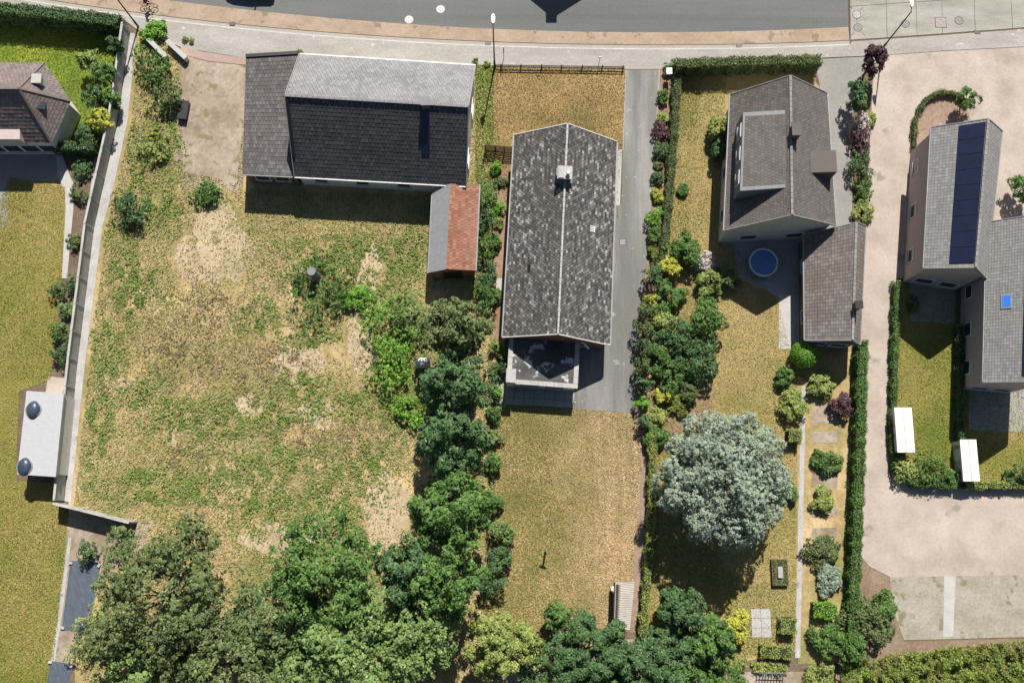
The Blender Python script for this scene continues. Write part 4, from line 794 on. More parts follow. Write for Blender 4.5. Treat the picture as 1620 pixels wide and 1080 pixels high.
# ================================================================== STREET FURNITURE
def lamp(base, h, reach, label):
    """base pixel of the foot; straight tapered mast with a short arm and a white lantern"""
    p = P(*base); t = thing('street_lamp', (p.x, p.y, 0), label, 'street lamp', 'street lamps along the pavement')
    up = Vector((0, 0, 1)); a = Vector((reach[0], reach[1], 0))
    mesh_obj('mast', MB().tube([p, p+up*h*.5, p+up*h], [.075, .06, .045], 10), 'dark_metal', t, None, True)
    mesh_obj('base_sleeve', MB().tube([p, p+up*1.1], [.10, .09], 10), 'dark_metal', t, None, True)
    mesh_obj('arm', MB().tube([p+up*(h-.05), p+up*(h+.12)+a*.5, p+up*(h+.14)+a*.75], .035, 8), 'dark_metal', t)
    hd = p+up*(h+.16)+a; m = MB(); d = a.normalized(); s = Vector((-d.y, d.x, 0)); ring = []
    for u, wd in ((-.40, .07), (-.28, .15), (.1, .20), (.36, .16), (.44, .06)):
        ring.append([hd+d*u-s*wd-up*.04, hd+d*u+s*wd-up*.04, hd+d*u+s*wd*.7+up*.07, hd+d*u-s*wd*.7+up*.07])
    n = 0
    for r_ in ring: m.v += r_
    for i in range(len(ring)-1):
        for k in range(4): m.f.append((i*4+k, i*4+(k+1) % 4, (i+1)*4+(k+1) % 4, (i+1)*4+k))
    m.f += [(3, 2, 1, 0), (16, 17, 18, 19)]; L_ = mesh_obj('lantern', m, 'lamp_glass', t)
    mesh_obj('diffuser', MB().box((hd.x, hd.y, hd.z-.05), (.3, .3, .02), math.atan2(d.y, d.x)), 'glass', L_); return t
lamp((782.5, 106), 6.9, (0, .75), 'street lamp with black mast beside the low rail fence')
lamp((1395, 78), 6.5, (.0, .75), 'street lamp with black mast rising beside the purple tree')
lamp((219, 43), 6.9, (.0, .75), 'street lamp with black mast at the end of the tall clipped hedge')
def cover(px, py, r, label, mat='iron', square=False, z=.028):
    p = P(px, py); m = MB(); t = thing('manhole_cover', (p.x, p.y, 0), label, 'manhole cover')
    if square: m.box((p.x, p.y, z-.008), (r*2, r*2, .02), -.02); fr = MB().box((p.x, p.y, z-.014), (r*2+.1, r*2+.1, .02), -.02)
    else: m.tube([(p.x, p.y, z-.02), (p.x, p.y, z+.002)], r, 28); fr = MB().tube([(p.x, p.y, z-.02), (p.x, p.y, z-.004)], r+.05, 28)
    mesh_obj('lid', m, mat, t); mesh_obj('frame', fr, 'dark_metal' if not mat == 'iron_pale' else 'concrete', t)
    k = MB()
    for s in (-1, 1): k.box((p.x+s*r*.55, p.y, z+.004), (.10, .03, .006)); k.box((p.x, p.y+s*r*.5, z+.004), (.03, .10, .006))
    mesh_obj('lifting_slot', k, 'black', t)
cover(697, 15, .36, 'whitish round manhole cover out in the asphalt lane', 'iron_pale')
cover(647, 31.5, .36, 'whitish round manhole cover close to the cycle path', 'iron_pale')
cover(1355, 23.5, .36, 'round manhole cover framed by radiating joints, inner of the two', 'concrete', False, .035)
cover(1357, 44, .36, 'round manhole cover framed by radiating joints, nearer the pavement', 'iron', False, .035)
cover(1432, 38, .36, 'round grey manhole cover beside the street lamp on concrete road', 'iron', False, .035)
cover(1517, 33, .36, 'round grey manhole cover beside the square plate', 'iron', False, .035)
cover(1488, 36, .47, 'square pinkish-grey manhole plate in the concrete road', 'iron_pinkgrey', True, .036)
cover(985, 383, .24, 'small square pinkish inspection cover in the driveway', 'iron_pinkgrey', True, .036)
for px, py, lab in ((368, 38.5, 'gutter drain grate beside the cycle path, past the entrance of the yard'), (772, 69.5, 'gutter drain grate beside the cycle path near the rail fence'), (1169, 73, 'gutter drain grate beside the cycle path opposite the taupe house'), (1546, 52, 'drain grate at the edge of the concrete road')):
    p = P(px, py); t = thing('drain_grate', (p.x, p.y, 0), lab, 'drain'); mesh_obj('frame', MB().box((p.x, p.y, .045), (.5, .36, .05)), 'black', t)
    for k in range(5): mesh_obj('bar', MB().box((p.x-.18+k*.09, p.y, .075), (.04, .30, .02)), 'iron', t)
# radiating joints of the paired covers
for a, b in (((1349, 14), (1345.5, 11)), ((1361, 17), (1365, 11)), ((1355, 30), (1356.5, 37)), ((1351, 50), (1346.5, 58)), ((1363, 50), (1369, 58))):
    mesh_obj('joint', MB().bar(P(*a, .030), P(*b, .030), .03, .008), 'bark', base)
def post_sign(base, h, plate, label, mat, rz=0.0, cat='sign', pole='steel', name='post_sign', r=.03):
    p = P(*base); t = thing(name, (p.x, p.y, 0), label, cat); mesh_obj('pole', MB().tube([p, p+Vector((0, 0, h))], r, 8), pole, t)
    pw, ph, pz = plate; mesh_obj('plate', MB().box((p.x, p.y-.03, pz), (pw, .025, ph), rz), mat, t); return t
post_sign((797, 92.5), 2.15, (.22, .95, 1.65), 'narrow red sign on a thin pole by the rail fence', 'red_paint', 1.2)
post_sign((947.5, 100.5), 1.25, (.24, .16, 1.2), 'thin post with a small grey plate on the pavement edge', 'steel', .0, 'sign', 'dark_metal', 'post_sign', .025)
t = post_sign((863.2, 870), 1.7, (.52, .20, 1.6), 'lone T-shaped post standing on the rear lawn', 'steel', -.25, 'post', 'steel', 't_post', .085)
p = P(1055.5, 122); t = thing('mailbox', (p.x, p.y, 0), 'white mailbox on a post at the mouth of the driveway', 'mailbox')
mesh_obj('post', MB().tube([p, p+Vector((0, 0, .85))], .05, 8), 'dark_metal', t)
b_ = MB().box((p.x, p.y, 1.03), (.42, .5, .32)); bx = mesh_obj('box', b_, 'white', t, None, False, .03); mesh_obj('flap', MB().box((p.x, p.y+.26, 1.08), (.3, .02, .06)), 'dark_metal', bx)
mesh_obj('roof', MB().box((p.x, p.y, 1.205), (.5, .58, .03)), 'white', bx)
# dark box on the gravel, trampoline, tables and the like
p = P(293, 178); t = thing('storage_box', (p.x, p.y, 0), 'dark grey long box standing on the sandy yard', 'box')
bx = mesh_obj('box', MB().box((p.x, p.y, .3), (.75, 1.7, .5), -.12), 'dark_metal', t, None, False, .04); mesh_obj('lid', MB().box((p.x, p.y, .58), (.82, 1.78, .06), -.12), 'dark_metal', bx, None, False, .02)
for sx in (-1, 1):
    for sy in (-1, 1): mesh_obj('foot', MB().box((p.x+sx*.3, p.y+sy*.7, .025), (.08, .08, .05), -.12), 'rubber', t)
p = P(1208, 415, .8); t = thing('trampoline', (p.x, p.y, 0), 'round blue covered garden trampoline behind the taupe house', 'trampoline')
mesh_obj('mat', MB().tube([(p.x, p.y, .78), (p.x, p.y, .82)], 1.12, 36), 'blue_cover', t); mesh_obj('rim', MB().torus((p.x, p.y, .80), (0, 0, 1), 1.2, .09, 40, 8), 'offwhite', t, None, True)
for k in range(6):
    a = k*math.pi/3; mesh_obj('leg', MB().tube([(p.x+1.17*math.cos(a), p.y+1.17*math.sin(a), .76), (p.x+1.25*math.cos(a), p.y+1.25*math.sin(a), 0)], .03, 6), 'steel', t)
for px, py, w_, l_, lab in ((1430, 680, 1.45, 3.7, 'long white garden shelter on the small enclosed lawn'), (1533, 728, 1.35, 3.4, 'long white garden shelter against the dividing hedge')):
    p = P(px, py, 1.5); t = thing('garden_shelter', (p.x, p.y, 0), lab, 'shelter')
    rr = MB(); rr.v = [Vector((p.x+x*w_/2, p.y+y*l_/2, 1.65+(.12 if x == 0 else 0))) for y in (-1, 1) for x in (-1, 0, 1)]; rr.f = [(0, 1, 4, 3), (1, 2, 5, 4)]
    o = mesh_obj('roof', rr, 'white', t); s_ = o.modifiers.new('thick', 'SOLIDIFY'); s_.thickness = .05
    for k in range(1, 4): mesh_obj('seam', MB().bar(Vector((p.x-w_/2, p.y-l_/2+k*l_/4, 1.655)), Vector((p.x-.06, p.y-l_/2+k*l_/4, 1.765)), .03, .02), 'offwhite', o); mesh_obj('seam', MB().bar(Vector((p.x+.06, p.y-l_/2+k*l_/4, 1.765)), Vector((p.x+w_/2, p.y-l_/2+k*l_/4, 1.655)), .03, .02), 'offwhite', o)
    mesh_obj('ridge_cap', MB().box((p.x, p.y, 1.79), (.12, l_, .04)), 'offwhite', o)
    mesh_obj('wall', MB().box((p.x, p.y, .78), (w_-.16, l_-.16, 1.55)), 'offwhite', t); mesh_obj('door', MB().box((p.x, p.y-l_/2+.06, .75), (.7, .05, 1.4)), 'white', t)
p = P(669, 573, 1.0); t = thing('fuel_tank', (p.x, p.y, 0), 'small whitish tank half under the trees of the field', 'tank')
mesh_obj('tank', MB().tube([(p.x-.6, p.y, .75), (p.x-.55, p.y, .75), (p.x+.55, p.y, .75), (p.x+.6, p.y, .75)], [.3, .45, .45, .3], 16), 'offwhite', t, None, True)
for s in (-1, 1): mesh_obj('leg', MB().box((p.x+s*.4, p.y, .2), (.08, .6, .4)), 'steel', t)
for pts, lab in (([(112, 886), (160, 890), (140, 1000), (98, 996)], 'slate-blue ground sheet on gravel near the short concrete wall'), ([(80, 1044), (116, 1050), (100, 1110), (70, 1110)], 'slate-blue ground sheet beside the thin concrete edging')):
    q = PP(pts); ctr = sum(q, Vector())/4; m = MB(); n = 14; t = thing('ground_sheet', (ctr.x, ctr.y, 0), lab, 'tarpaulin')
    for i in range(n+1):
        for j in range(n+1):
            pt = lerp(lerp(q[0], q[1], i/n), lerp(q[3], q[2], i/n), j/n); e = min(i, n-i, j, n-j); m.v.append(Vector((pt.x, pt.y, .045+(0.03*random.random() if e else 0)+.02*math.sin(i*1.3))))
    for i in range(n):
        for j in range(n): m.f.append((i*(n+1)+j, (i+1)*(n+1)+j, (i+1)*(n+1)+j+1, i*(n+1)+j+1))
    mesh_obj('sheet', m, 'tarp', t); 
    for k in range(4): mesh_obj('weight_stone', MB().box((q[k].x*.93+ctr.x*.07, q[k].y*.93+ctr.y*.07, .13), (.3, .2, .12), k), 'concrete', t)
p = P(1234, 905, .4); t = thing('raised_bed', (p.x, p.y, 0), 'hedged rectangular planter with pale stone centre on ochre lawn', 'planter')
for s in (-1, 1): mesh_obj('edge_board', MB().box((p.x+s*.62, p.y, .2), (.08, 2.1, .4)), 'brown_wood', t); mesh_obj('edge_board', MB().box((p.x, p.y+s*1.01, .2), (1.16, .08, .4)), 'brown_wood', t)
mesh_obj('soil', MB().box((p.x, p.y, .17), (1.15, 1.93, .3)), 'soil', t); mesh_obj('stone', MB().box((p.x, p.y, .42), (.42, .9, .25)), 'concrete', t, None, False, .05)
n = 700; C = np.stack([p.x+RNG.uniform(-.6, .6, n), p.y+RNG.uniform(-1, 1, n), RNG.uniform(.33, .5, n)], 1); k = (abs(C[:, 0]-p.x) > .3) | (abs(C[:, 1]-p.y) > .55); C = C[k]
leaf_mesh('foliage', C, unit(RNG.normal(size=(len(C), 3))+np.array([0, 0, 1.])), RNG.uniform(.08, .16, len(C)), 'leaf_mid', t)
p = P(1204, 985); t = thing('paved_pad', (p.x, p.y, 0), 'pale grey slab pad beside the square-cut bush', 'slab pad')
for i in range(2):
    for j in range(3): mesh_obj('slab', MB().box((p.x-.4+i*.8, p.y-.75+j*.75, .03), (.77, .72, .06)), 'pale_concrete', t)
# posts and gate at the bottom edge
for k in range(10):
    p = P(1198+k*4.6, 1062+(k % 3)*.8); 
    if k == 0: t = thing('trellis', (p.x, p.y, 0), 'short grey paling fence under the ivy at the sandy path', 'fence')
    mesh_obj('paling', MB().bar(p, p+Vector((0, 0, 1.0)), .07, .03, Vector((0, 1, 0))), 'steel', t)
a, b = P(1198, 1062), P(1240, 1063); mesh_obj('rail', MB().bar(a+Vector((0, .05, .8)), b+Vector((0, .05, .8)), .04, .07), 'steel', t)
a, b = P(1321, 1048), P(1323, 1100); t = thing('gate_post', (a.x, a.y, 0), 'dark metal boundary fence strip before the ivy bank', 'fence')
for k in range(5): p = lerp(a, b, k/4); mesh_obj('post', MB().bar(p, p+Vector((0, 0, 1.7)), .08, .08, Vector((0, 1, 0))), 'dark_metal', t)
for z in (.4, 1.0, 1.6): mesh_obj('rail', MB().bar(a+Vector((.06, 0, z)), b+Vector((.06, 0, z)), .03, .08), 'dark_metal', t)

# ================================================================== CAR (just beyond the frame; its shadow lies on the asphalt) 
def car(p, rz):
    t = thing('parked_car', (0, 0, 0), 'dark car on the carriageway whose shadow reaches the cycle path', 'car')
    prof = [(-2.2, .35), (-2.24, .75), (-2.1, 1.0), (-1.95, 1.05), (-1.5, 1.44), (.15, 1.47), (.95, 1.02), (2.0, .86), (2.22, .62), (2.22, .35)]
    m = MB(); wd = lambda z: .88 if z < 1.03 else .88-.5*(z-1.03)
    for s in (-1, 1): m.v += [Vector((x, s*wd(z), z)) for x, z in prof]
    k = len(prof); m.f.append(tuple(range(k))); m.f.append(tuple(k+i for i in reversed(range(k))))
    for i in range(k): j = (i+1) % k; m.f.append((j, i, k+i, k+j))
    b_ = mesh_obj('body', m, 'car_paint', t, None, False, .06)
    for s in (-1, 1):
        y0, y1 = wd(1.08)+.012, wd(1.38)+.012
        g = MB().quad(Vector((-1.75, s*y0, 1.08)), Vector((-.45, s*y0, 1.08)), Vector((-.45, s*y1, 1.38)), Vector((-1.4, s*y1, 1.38))); mesh_obj('window', g, 'glass', t)
        g = MB().quad(Vector((-.38, s*y0, 1.08)), Vector((.72, s*y0, 1.08)), Vector((.2, s*y1, 1.38)), Vector((-.38, s*y1, 1.38))); mesh_obj('window', g, 'glass', t)
        mesh_obj('mirror', MB().box((.62, s*1.03, 1.08), (.14, .26, .18)), 'car_paint', t, None, False, .03)
        mesh_obj('headlight', MB().box((2.19, s*.6, .68), (.08, .35, .14)), 'lamp_glass', t); mesh_obj('tail_light', MB().box((-2.2, s*.62, .82), (.08, .3, .16)), 'red_paint', t)
        for x in (-1.35, 1.38):
            w_ = mesh_obj('wheel', MB().tube([(x, s*.70, .32), (x, s*.90, .32)], .2, 16), 'steel', t); mesh_obj('tyre', MB().torus((x, s*.80, .32), (0, 1, 0), .25, .075, 20, 8), 'rubber', w_, None, True)
    g = MB().quad(Vector((.98, -.78, 1.04)), Vector((.98, .78, 1.04)), Vector((.24, .66, 1.47)), Vector((.24, -.66, 1.47))); mesh_obj('windscreen', g, 'glass', t)
    t.location = p; t.rotation_euler = (0, 0, rz)
q = P(396, -3); car((q.x+.2, q.y+.95, .014), R(-8))

# ================================================================== CYCLIST
def cyclist(p, rz):
    bt = thing('bicycle', (0, 0, 0), 'dark bicycle ridden along the sandy cycle path', 'bicycle')
    V = Vector
    for x in (-.52, .52):
        w_ = mesh_obj('wheel', MB().torus((x, 0, .34), (0, 1, 0), .30, .012, 28, 6), 'steel', bt, None, True); mesh_obj('tyre', MB().torus((x, 0, .34), (0, 1, 0), .322, .022, 28, 8), 'rubber', w_, None, True)
        sp = MB()
        for k in range(12): a = k*math.pi/6; sp.tube([(x, 0, .34), (x+.3*math.cos(a), 0, .34+.3*math.sin(a))], .0025, 4)
        mesh_obj('spokes', sp, 'steel', w_)
    f_ = MB()
    for a, b in (((-.16, 0, .86), (-.05, 0, .30)), ((-.14, 0, .80), (.38, 0, .84)), ((-.05, 0, .30), (.40, 0, .74)), ((-.05, 0, .30), (-.52, .05, .34)), ((-.05, 0, .30), (-.52, -.05, .34)), ((-.14, 0, .78), (-.52, .05, .34)), ((-.14, 0, .78), (-.52, -.05, .34)), ((.37, 0, .90), (.41, 0, .70)), ((.41, .05, .70), (.52, .05, .34)), ((.41, -.05, .70), (.52, -.05, .34))): f_.tube([a, b], .017, 6)
    mesh_obj('frame', f_, 'red_paint', bt)
    mesh_obj('saddle', MB().ball((-.19, 0, .92), (.14, .075, .035), 12, 6), 'black', bt, None, True)
    mesh_obj('handlebar', MB().tube([(.44, -.28, .96), (.46, -.12, 1.0), (.40, 0, .99), (.46, .12, 1.0), (.44, .28, .96)], .014, 8), 'black', bt)
    mesh_obj('stem', MB().tube([(.37, 0, .88), (.40, 0, .99)], .018, 6), 'black', bt)
    cr = mesh_obj('crank', MB().tube([(-.05, .09, .14), (-.05, .09, .30), (-.05, -.09, .30), (-.05, -.09, .46)], .014, 6), 'steel', bt)
    for s, z in ((1, .14), (-1, .46)): mesh_obj('pedal', MB().box((-.05, s*.15, z), (.10, .09, .02)), 'black', cr)
    bt.location = p; bt.rotation_euler = (0, 0, rz)
    # rider: one skinned body
    J = {'pel': (-.19, 0, .99, .13), 'waist': (-.10, 0, 1.14, .125), 'chest': (.02, 0, 1.33, .145), 'neckb': (.09, 0, 1.46, .075), 'neck': (.13, 0, 1.53, .055), 'skull': (.17, 0, 1.60, .06)}
    E = [('pel', 'waist'), ('waist', 'chest'), ('chest', 'neckb'), ('neckb', 'neck'), ('neck', 'skull')]
    for s, n_ in ((1, 'l'), (-1, 'r')):
        J.update({'sh'+n_: (.06, s*.19, 1.41, .062), 'el'+n_: (.24, s*.27, 1.20, .042), 'wr'+n_: (.42, s*.225, 1.03, .030), 'pa'+n_: (.465, s*.215, 1.0, .034), 'hp'+n_: (-.15, s*.11, .95, .095)})
        kz, ft = ((.60, (-.05, s*.14, .20)), (.80, (-.05, s*.14, .52)))[0 if s == 1 else 1]
        kx = .16 if s == 1 else .22
        J.update({'kn'+n_: (kx, s*.13, kz, .062), 'an'+n_: (ft[0]-.06, ft[1], ft[2]+.06, .040), 'to'+n_: (ft[0]+.12, ft[1], ft[2], .035)})
        E += [('chest', 'sh'+n_), ('sh'+n_, 'el'+n_), ('el'+n_, 'wr'+n_), ('wr'+n_, 'pa'+n_), ('pel', 'hp'+n_), ('hp'+n_, 'kn'+n_), ('kn'+n_, 'an'+n_), ('an'+n_, 'to'+n_)]
    names = list(J); me = bpy.data.meshes.new('body'); me.from_pydata([J[k][:3] for k in names], [(names.index(a), names.index(b)) for a, b in E], [])
    tmp = bpy.data.objects.new('body', me); COL.objects.link(tmp); sk = tmp.modifiers.new('skin', 'SKIN'); sk.use_smooth_shade = True; ss = tmp.modifiers.new('sub', 'SUBSURF'); ss.levels = ss.render_levels = 2
    for i, k in enumerate(names): sv = me.skin_vertices[0].data[i]; sv.radius = (J[k][3],)*2; sv.use_root = (k == 'pel')
    dg = bpy.context.evaluated_depsgraph_get(); ev = bpy.data.meshes.new_from_object(tmp.evaluated_get(dg)); bpy.data.objects.remove(tmp)
    m = MB(); m.v = [v.co.copy() for v in ev.vertices]; m.f = [tuple(pp.vertices) for pp in ev.polygons]
    def headshape(d):                       # jaw narrower than the skull, nose and brow
        k = 1-.22*max(0, -d.z)**1.2; q = V((d.x*k+.12*max(0, -d.z)*.6, d.y*k*.86, d.z))
        if d.x > .9 and abs(d.z+.1) < .2: q.x += .14
        return q
    m.ball((.19, 0, 1.66), (.098, .088, .125), 18, 14, headshape)
    for s in (-1, 1):
        m.ball((.175, s*.080, 1.655), (.022, .012, .032), 8, 6)
        for k in range(4):                  # fingers closed round the bar
            y = s*(.245-.021*k); L_ = (.9, 1.0, .97, .82)[3-k]
            m.tube([(.452, y, 1.02), (.452+.040*L_, y, 1.012), (.470+.03*L_, y, .975), (.462+.012*L_, y, .948), (.445, y, .945)], [.010, .0095, .009, .0085, .007], 6)
        m.tube([(.44, s*.195, 1.0), (.455, s*.165, .985), (.47, s*.16, .96), (.462, s*.168, .94)], [.012, .011, .010, .008], 6)
    pt = thing('person', (0, 0, 0), 'cyclist in dark red top with dark helmet riding the bicycle', 'person')
    bd = mesh_obj('body', m, 'skin', pt, None, True)
    for nm in ('jersey', 'shorts', 'black', 'jersey_white'): bd.data.materials.append(MATS[nm])
    for f in bd.data.polygons:
        c = f.center; zl = 1.0+.9*(c.x+.19)
        if c.z > 1.50: k = 0
        elif c.z < .62 and (c.z < .28 or (c.y < 0 and c.z < .60 and c.x < .12)): k = 3
        elif c.x > .20 and c.z > .93 and abs(c.y) > .12: k = 0
        elif c.z > 1.02: k = 4 if (abs(c.y) < .17 and 1.30 < c.z < 1.36) else 1
        elif c.z > .70: k = 2
        else: k = 0
        f.material_index = k
    hl = MB().ball((.18, 0, 1.715), (.135, .105, .085), 16, 10, lambda d: V((d.x, d.y, max(d.z, -.25)))); mesh_obj('helmet', hl, 'black', pt, None, True)
    mesh_obj('hair', MB().ball((.150, 0, 1.665), (.085, .086, .10), 14, 8), 'hair', pt, None, True)
    pt.location = p; pt.rotation_euler = (0, 0, rz)
q = P(237.5, 11); cyclist((q.x, q.y, .032), R(-7))

# ================================================================== VEGETATION
# tall clipped hedges
hedge([(-30, 29), (60, 36), (140, 44), (202, 52)], 1.0, 2.3, 'leaf_dark', 'tall dark clipped hedge along the pavement at the green lawn', leaf=.16, dens=180)
hedge([(1066, 116), (1180, 112), (1288, 110)], .8, 2.0, 'leaf_olive', 'clipped olive hedge along the pavement before the taupe house', leaf=.14)
hedge([(92, 240), (125, 241), (160, 242)], .7, 1.6, 'leaf_dark', 'short dark hedge off the corner of the mauve house', leaf=.14)
hedge([(1356, 545), (1352, 700), (1346, 860), (1338, 1010)], .75, 1.6, 'leaf_mid', 'long green hedge dividing vegetable garden from pale drive', leaf=.14)
hedge([(1070, 112), (1064, 220), (1055, 330), (1046, 420)], .6, 1.1, 'leaf_olive', 'low olive hedge behind the driveway border', leaf=.13)
hedge([(1030, 690), (1028, 800), (1022, 900), (1014, 1000)], .5, 1.3, 'leaf_lime', 'slender light-green hedge beside the reddish soil strip', leaf=.13)
hedge([(1414, 450), (1411, 560), (1408, 690), (1412, 742), (1438, 764), (1505, 768)], .45, .9, 'leaf_mid', 'low hedge curving round the small enclosed lawn', leaf=.13)
hedge([(1512, 520), (1512, 640), (1513, 760)], .4, 1.2, 'leaf_dark', 'hedge dividing the two back lawns', leaf=.13)
hedge([(1522, 768), (1580, 768), (1650, 766)], .5, .9, 'leaf_lime', 'low hedge closing the back lawn towards the pale forecourt', leaf=.13)
hedge([(1443, 235), (1445, 192), (1461, 161), (1485, 149), (1512, 153), (1528, 168)], .35, .6, 'leaf_olive', 'low curved box edging round the reddish bed', leaf=.11)
hedge([(1242, 975), (1242, 1000)], 1.2, 1.1, 'leaf_lime', 'square-cut light green bush beside the slab pad', leaf=.13)
hedge([(1282, 962), (1318, 966)], 1.1, 1.0, 'leaf_bright', 'bright green square-cut bush in the vegetable garden', leaf=.13)
hedge([(1242, 690), (1262, 692)], 1.0, 1.2, 'leaf_lime', 'light clipped bush block beside the silver tree', leaf=.13)
hedge([(1200, 1028), (1250, 1032)], .9, .6, 'leaf_lime', 'low light-green planting beyond the slab pad', leaf=.13)
# trees: field side
G1 = 'broadleaf trees at the foot of the field'; G2 = 'trees along the field boundary'
tree(262, 945, 112, 9.0, 'leaf_olive', 'large olive-green tree beside the slate-blue ground sheet', group=G1, n=22000)
tree(370, 1050, 95, 8.5, 'leaf_olive', 'olive-green tree beyond the large olive one', group=G1, n=17000)
tree(525, 905, 92, 9.0, 'leaf_mid', 'tall mid-green tree at the foot of the sandy bare patch', group=G1, n=18000)
tree(455, 985, 70, 7.0, 'leaf_dark', 'dark tree squeezed between the olive and mid-green crowns', group=G1, n=11000)
tree(560, 1035, 105, 9.5, 'leaf_pale', 'broad pale-green tree in the rear group of trees', group=G1, n=20000)
tree(215, 1065, 60, 6.0, 'leaf_pale', 'pale-green small tree overhanging the gravel strip', group=G1, n=8000)
tree(672, 1000, 62, 9.0, 'leaf_pale', 'pale-green tree behind the sharp lime-leaved one', group=G2, n=11000)
tree(650, 905, 52, 9.0, 'leaf_dark', 'dark narrow tree at the rear end of the boundary row', group=G2, n=9000)
tree(706, 905, 60, 10.0, 'leaf_mid', 'mid-green tree of the boundary row facing the T-shaped post', group=G2, n=12000)
tree(709, 800, 63, 10.0, 'leaf_mid', 'broad mid-green tree of the boundary row beside the rear lawn', group=G2, n=13000)
tree(716, 700, 57, 9.5, 'leaf_dark', 'dark tree of the boundary row nearest the slab terrace', group=G2, n=11000)
tree(722, 610, 57, 9.5, 'leaf_dark', 'dark tree of the boundary row beside the whitish tank', group=G2, n=11000)
tree(720, 525, 52, 8.5, 'leaf_olive', 'olive tree of the boundary row beyond the red-tiled shed', group=G2, n=10000)
for px, py, r_, h_, m_, lab in ((505, 445, 44, 1.8, 'leaf_mid', 'wide green bush with a grey stump in the weedy field'), (612, 520, 42, 2.2, 'leaf_bright', 'bright green bush in the field beside the boundary trees'), (655, 500, 30, 2.2, 'leaf_pale', 'pale green bush next to the red-tiled shed'), (618, 585, 30, 1.8, 'leaf_bright', 'bright green bush beyond the larger bright one in the field'), (565, 470, 18, 1.0, 'leaf_bright', 'little bright bush beside the wide green bush'), (205, 328, 26, 1.6, 'leaf_dark', 'dark bush in the field beside the long concrete wall'), (260, 155, 24, 1.8, 'leaf_olive', 'olive bush at the edge of the sandy yard'), (240, 105, 26, 1.6, 'leaf_mid', 'mid-green bush behind the low white entrance walls'), (245, 235, 22, 1.0, 'leaf_lime', 'pale bush halfway down the edge of the yard'), (325, 310, 18, .9, 'leaf_mid', 'small bush at the rear end of the sandy yard'), (650, 650, 20, 1.2, 'leaf_bright', 'bright shrub under the edge of the dark boundary trees')):
    shrub(px, py, r_, h_, m_, lab, 'bushes in the weedy field', n=int(1000+r_*55), leaf=.17)
p = P(500, 440); t = thing('tree_stump', (p.x, p.y, 0), 'grey weathered stump rising out of the wide green bush', 'stump')
mesh_obj('trunk', MB().tube([(p.x, p.y, 0), (p.x+.05, p.y, .9), (p.x, p.y+.1, 2.0)], [.55, .42, .38], 11), 'lead', t); mesh_obj('root', MB().tube([(p.x, p.y, .2), (p.x+.7, p.y-.3, .05)], [.2, .06], 7), 'lead', t)
# hedge row between the houses
for k, (py, m_, lab) in enumerate(((310, 'leaf_mid', 'mid-green shrub beside the ridge end of the red-tiled shed'), (350, 'leaf_dark', 'dark shrub between red-tiled shed and bungalow'), (392, 'leaf_mid', 'mid-green shrub at the rear half of the red-tiled shed'), (435, 'leaf_dark', 'dark shrub at the foot of the red-tiled shed'), (470, 'leaf_mid', 'mid-green shrub just past the red-tiled shed'))):
    shrub(767, py, 15, 2.0, m_, lab, 'shrubs between the two houses', n=1800, leaf=.15, squash=1.5)
# sharp trees at the foot of the rear lawn
G3 = 'trees at the foot of the rear lawn'
tree(800, 1026, 58, 6.5, 'leaf_lime', 'lime-leaved tree at the field-side corner of the rear lawn', group=G3, n=26000, leaf=.17, nclump=95, clump=.165)
tree(928, 1032, 62, 6.5, 'leaf_dark', 'dark green oak-like tree at the foot of the rear lawn', group=G3, n=30000, leaf=.18, nclump=85, clump=.165)
tree(1008, 1060, 54, 5.5, 'leaf_dark', 'dark green tree under the corrugated shed', group=G3, n=22000, leaf=.18, nclump=80, clump=.17)
tree(868, 1055, 48, 5.0, 'leaf_dark', 'dark tree filling the gap between lime tree and oak-like tree', group=G3, n=13000, leaf=.18, nclump=70, clump=.18)
tree(962, 1078, 50, 5.0, 'leaf_mid', 'green tree on the rear boundary beyond the oak-like tree', group=G3, n=13000, leaf=.18, nclump=70, clump=.18)
tree(1048, 1078, 40, 4.0, 'leaf_dark', 'dark tree on the rear boundary next to the low bushy one', group=G3, n=9000, leaf=.18, nclump=60, clump=.18)
tree(884, 974, 22, 3.2, 'leaf_mid', 'small leafy sapling in front of the dark oak-like tree', group=G3, n=5000, leaf=.14)
tree(1085, 1072, 42, 3.4, 'leaf_mid', 'low bushy tree beside the dark trees on the rear boundary', group=G3, n=11000, leaf=.14)
tree(1140, 1085, 40, 2.6, 'leaf_mid', 'rounded green bush next to the grey paling fence', group=G3, n=9000, leaf=.13)
G4 = 'shrubs on the field side of the rear lawn'
for px, py, r_, h_, m_, lab in ((793, 842, 16, 2.4, 'leaf_pale', 'large leafy shrub bulging onto the rear lawn'), (790, 880, 15, 1.8, 'leaf_dark', 'dark shrub tucked beyond the large leafy shrub'), (781, 915, 18, 2.2, 'leaf_dark', 'dark shrub next to the lime-leaved tree'), (782, 795, 11, 1.6, 'leaf_mid', 'small shrub on the street side of the large leafy shrub'), (781, 735, 11, 1.5, 'leaf_mid', 'small shrub at the middle of the lawn margin'), (781, 690, 9, 1.2, 'leaf_pale', 'little pale shrub beyond the terrace corner'), (783, 655, 10, 1.3, 'leaf_mid', 'little shrub beside the pillar shadow on the lawn'), (786, 622, 8, 1.2, 'leaf_bright', 'bright shrub beside the pale side path')):
    shrub(px, py, r_, h_, m_, lab, G4, n=900+r_*130, leaf=.13)
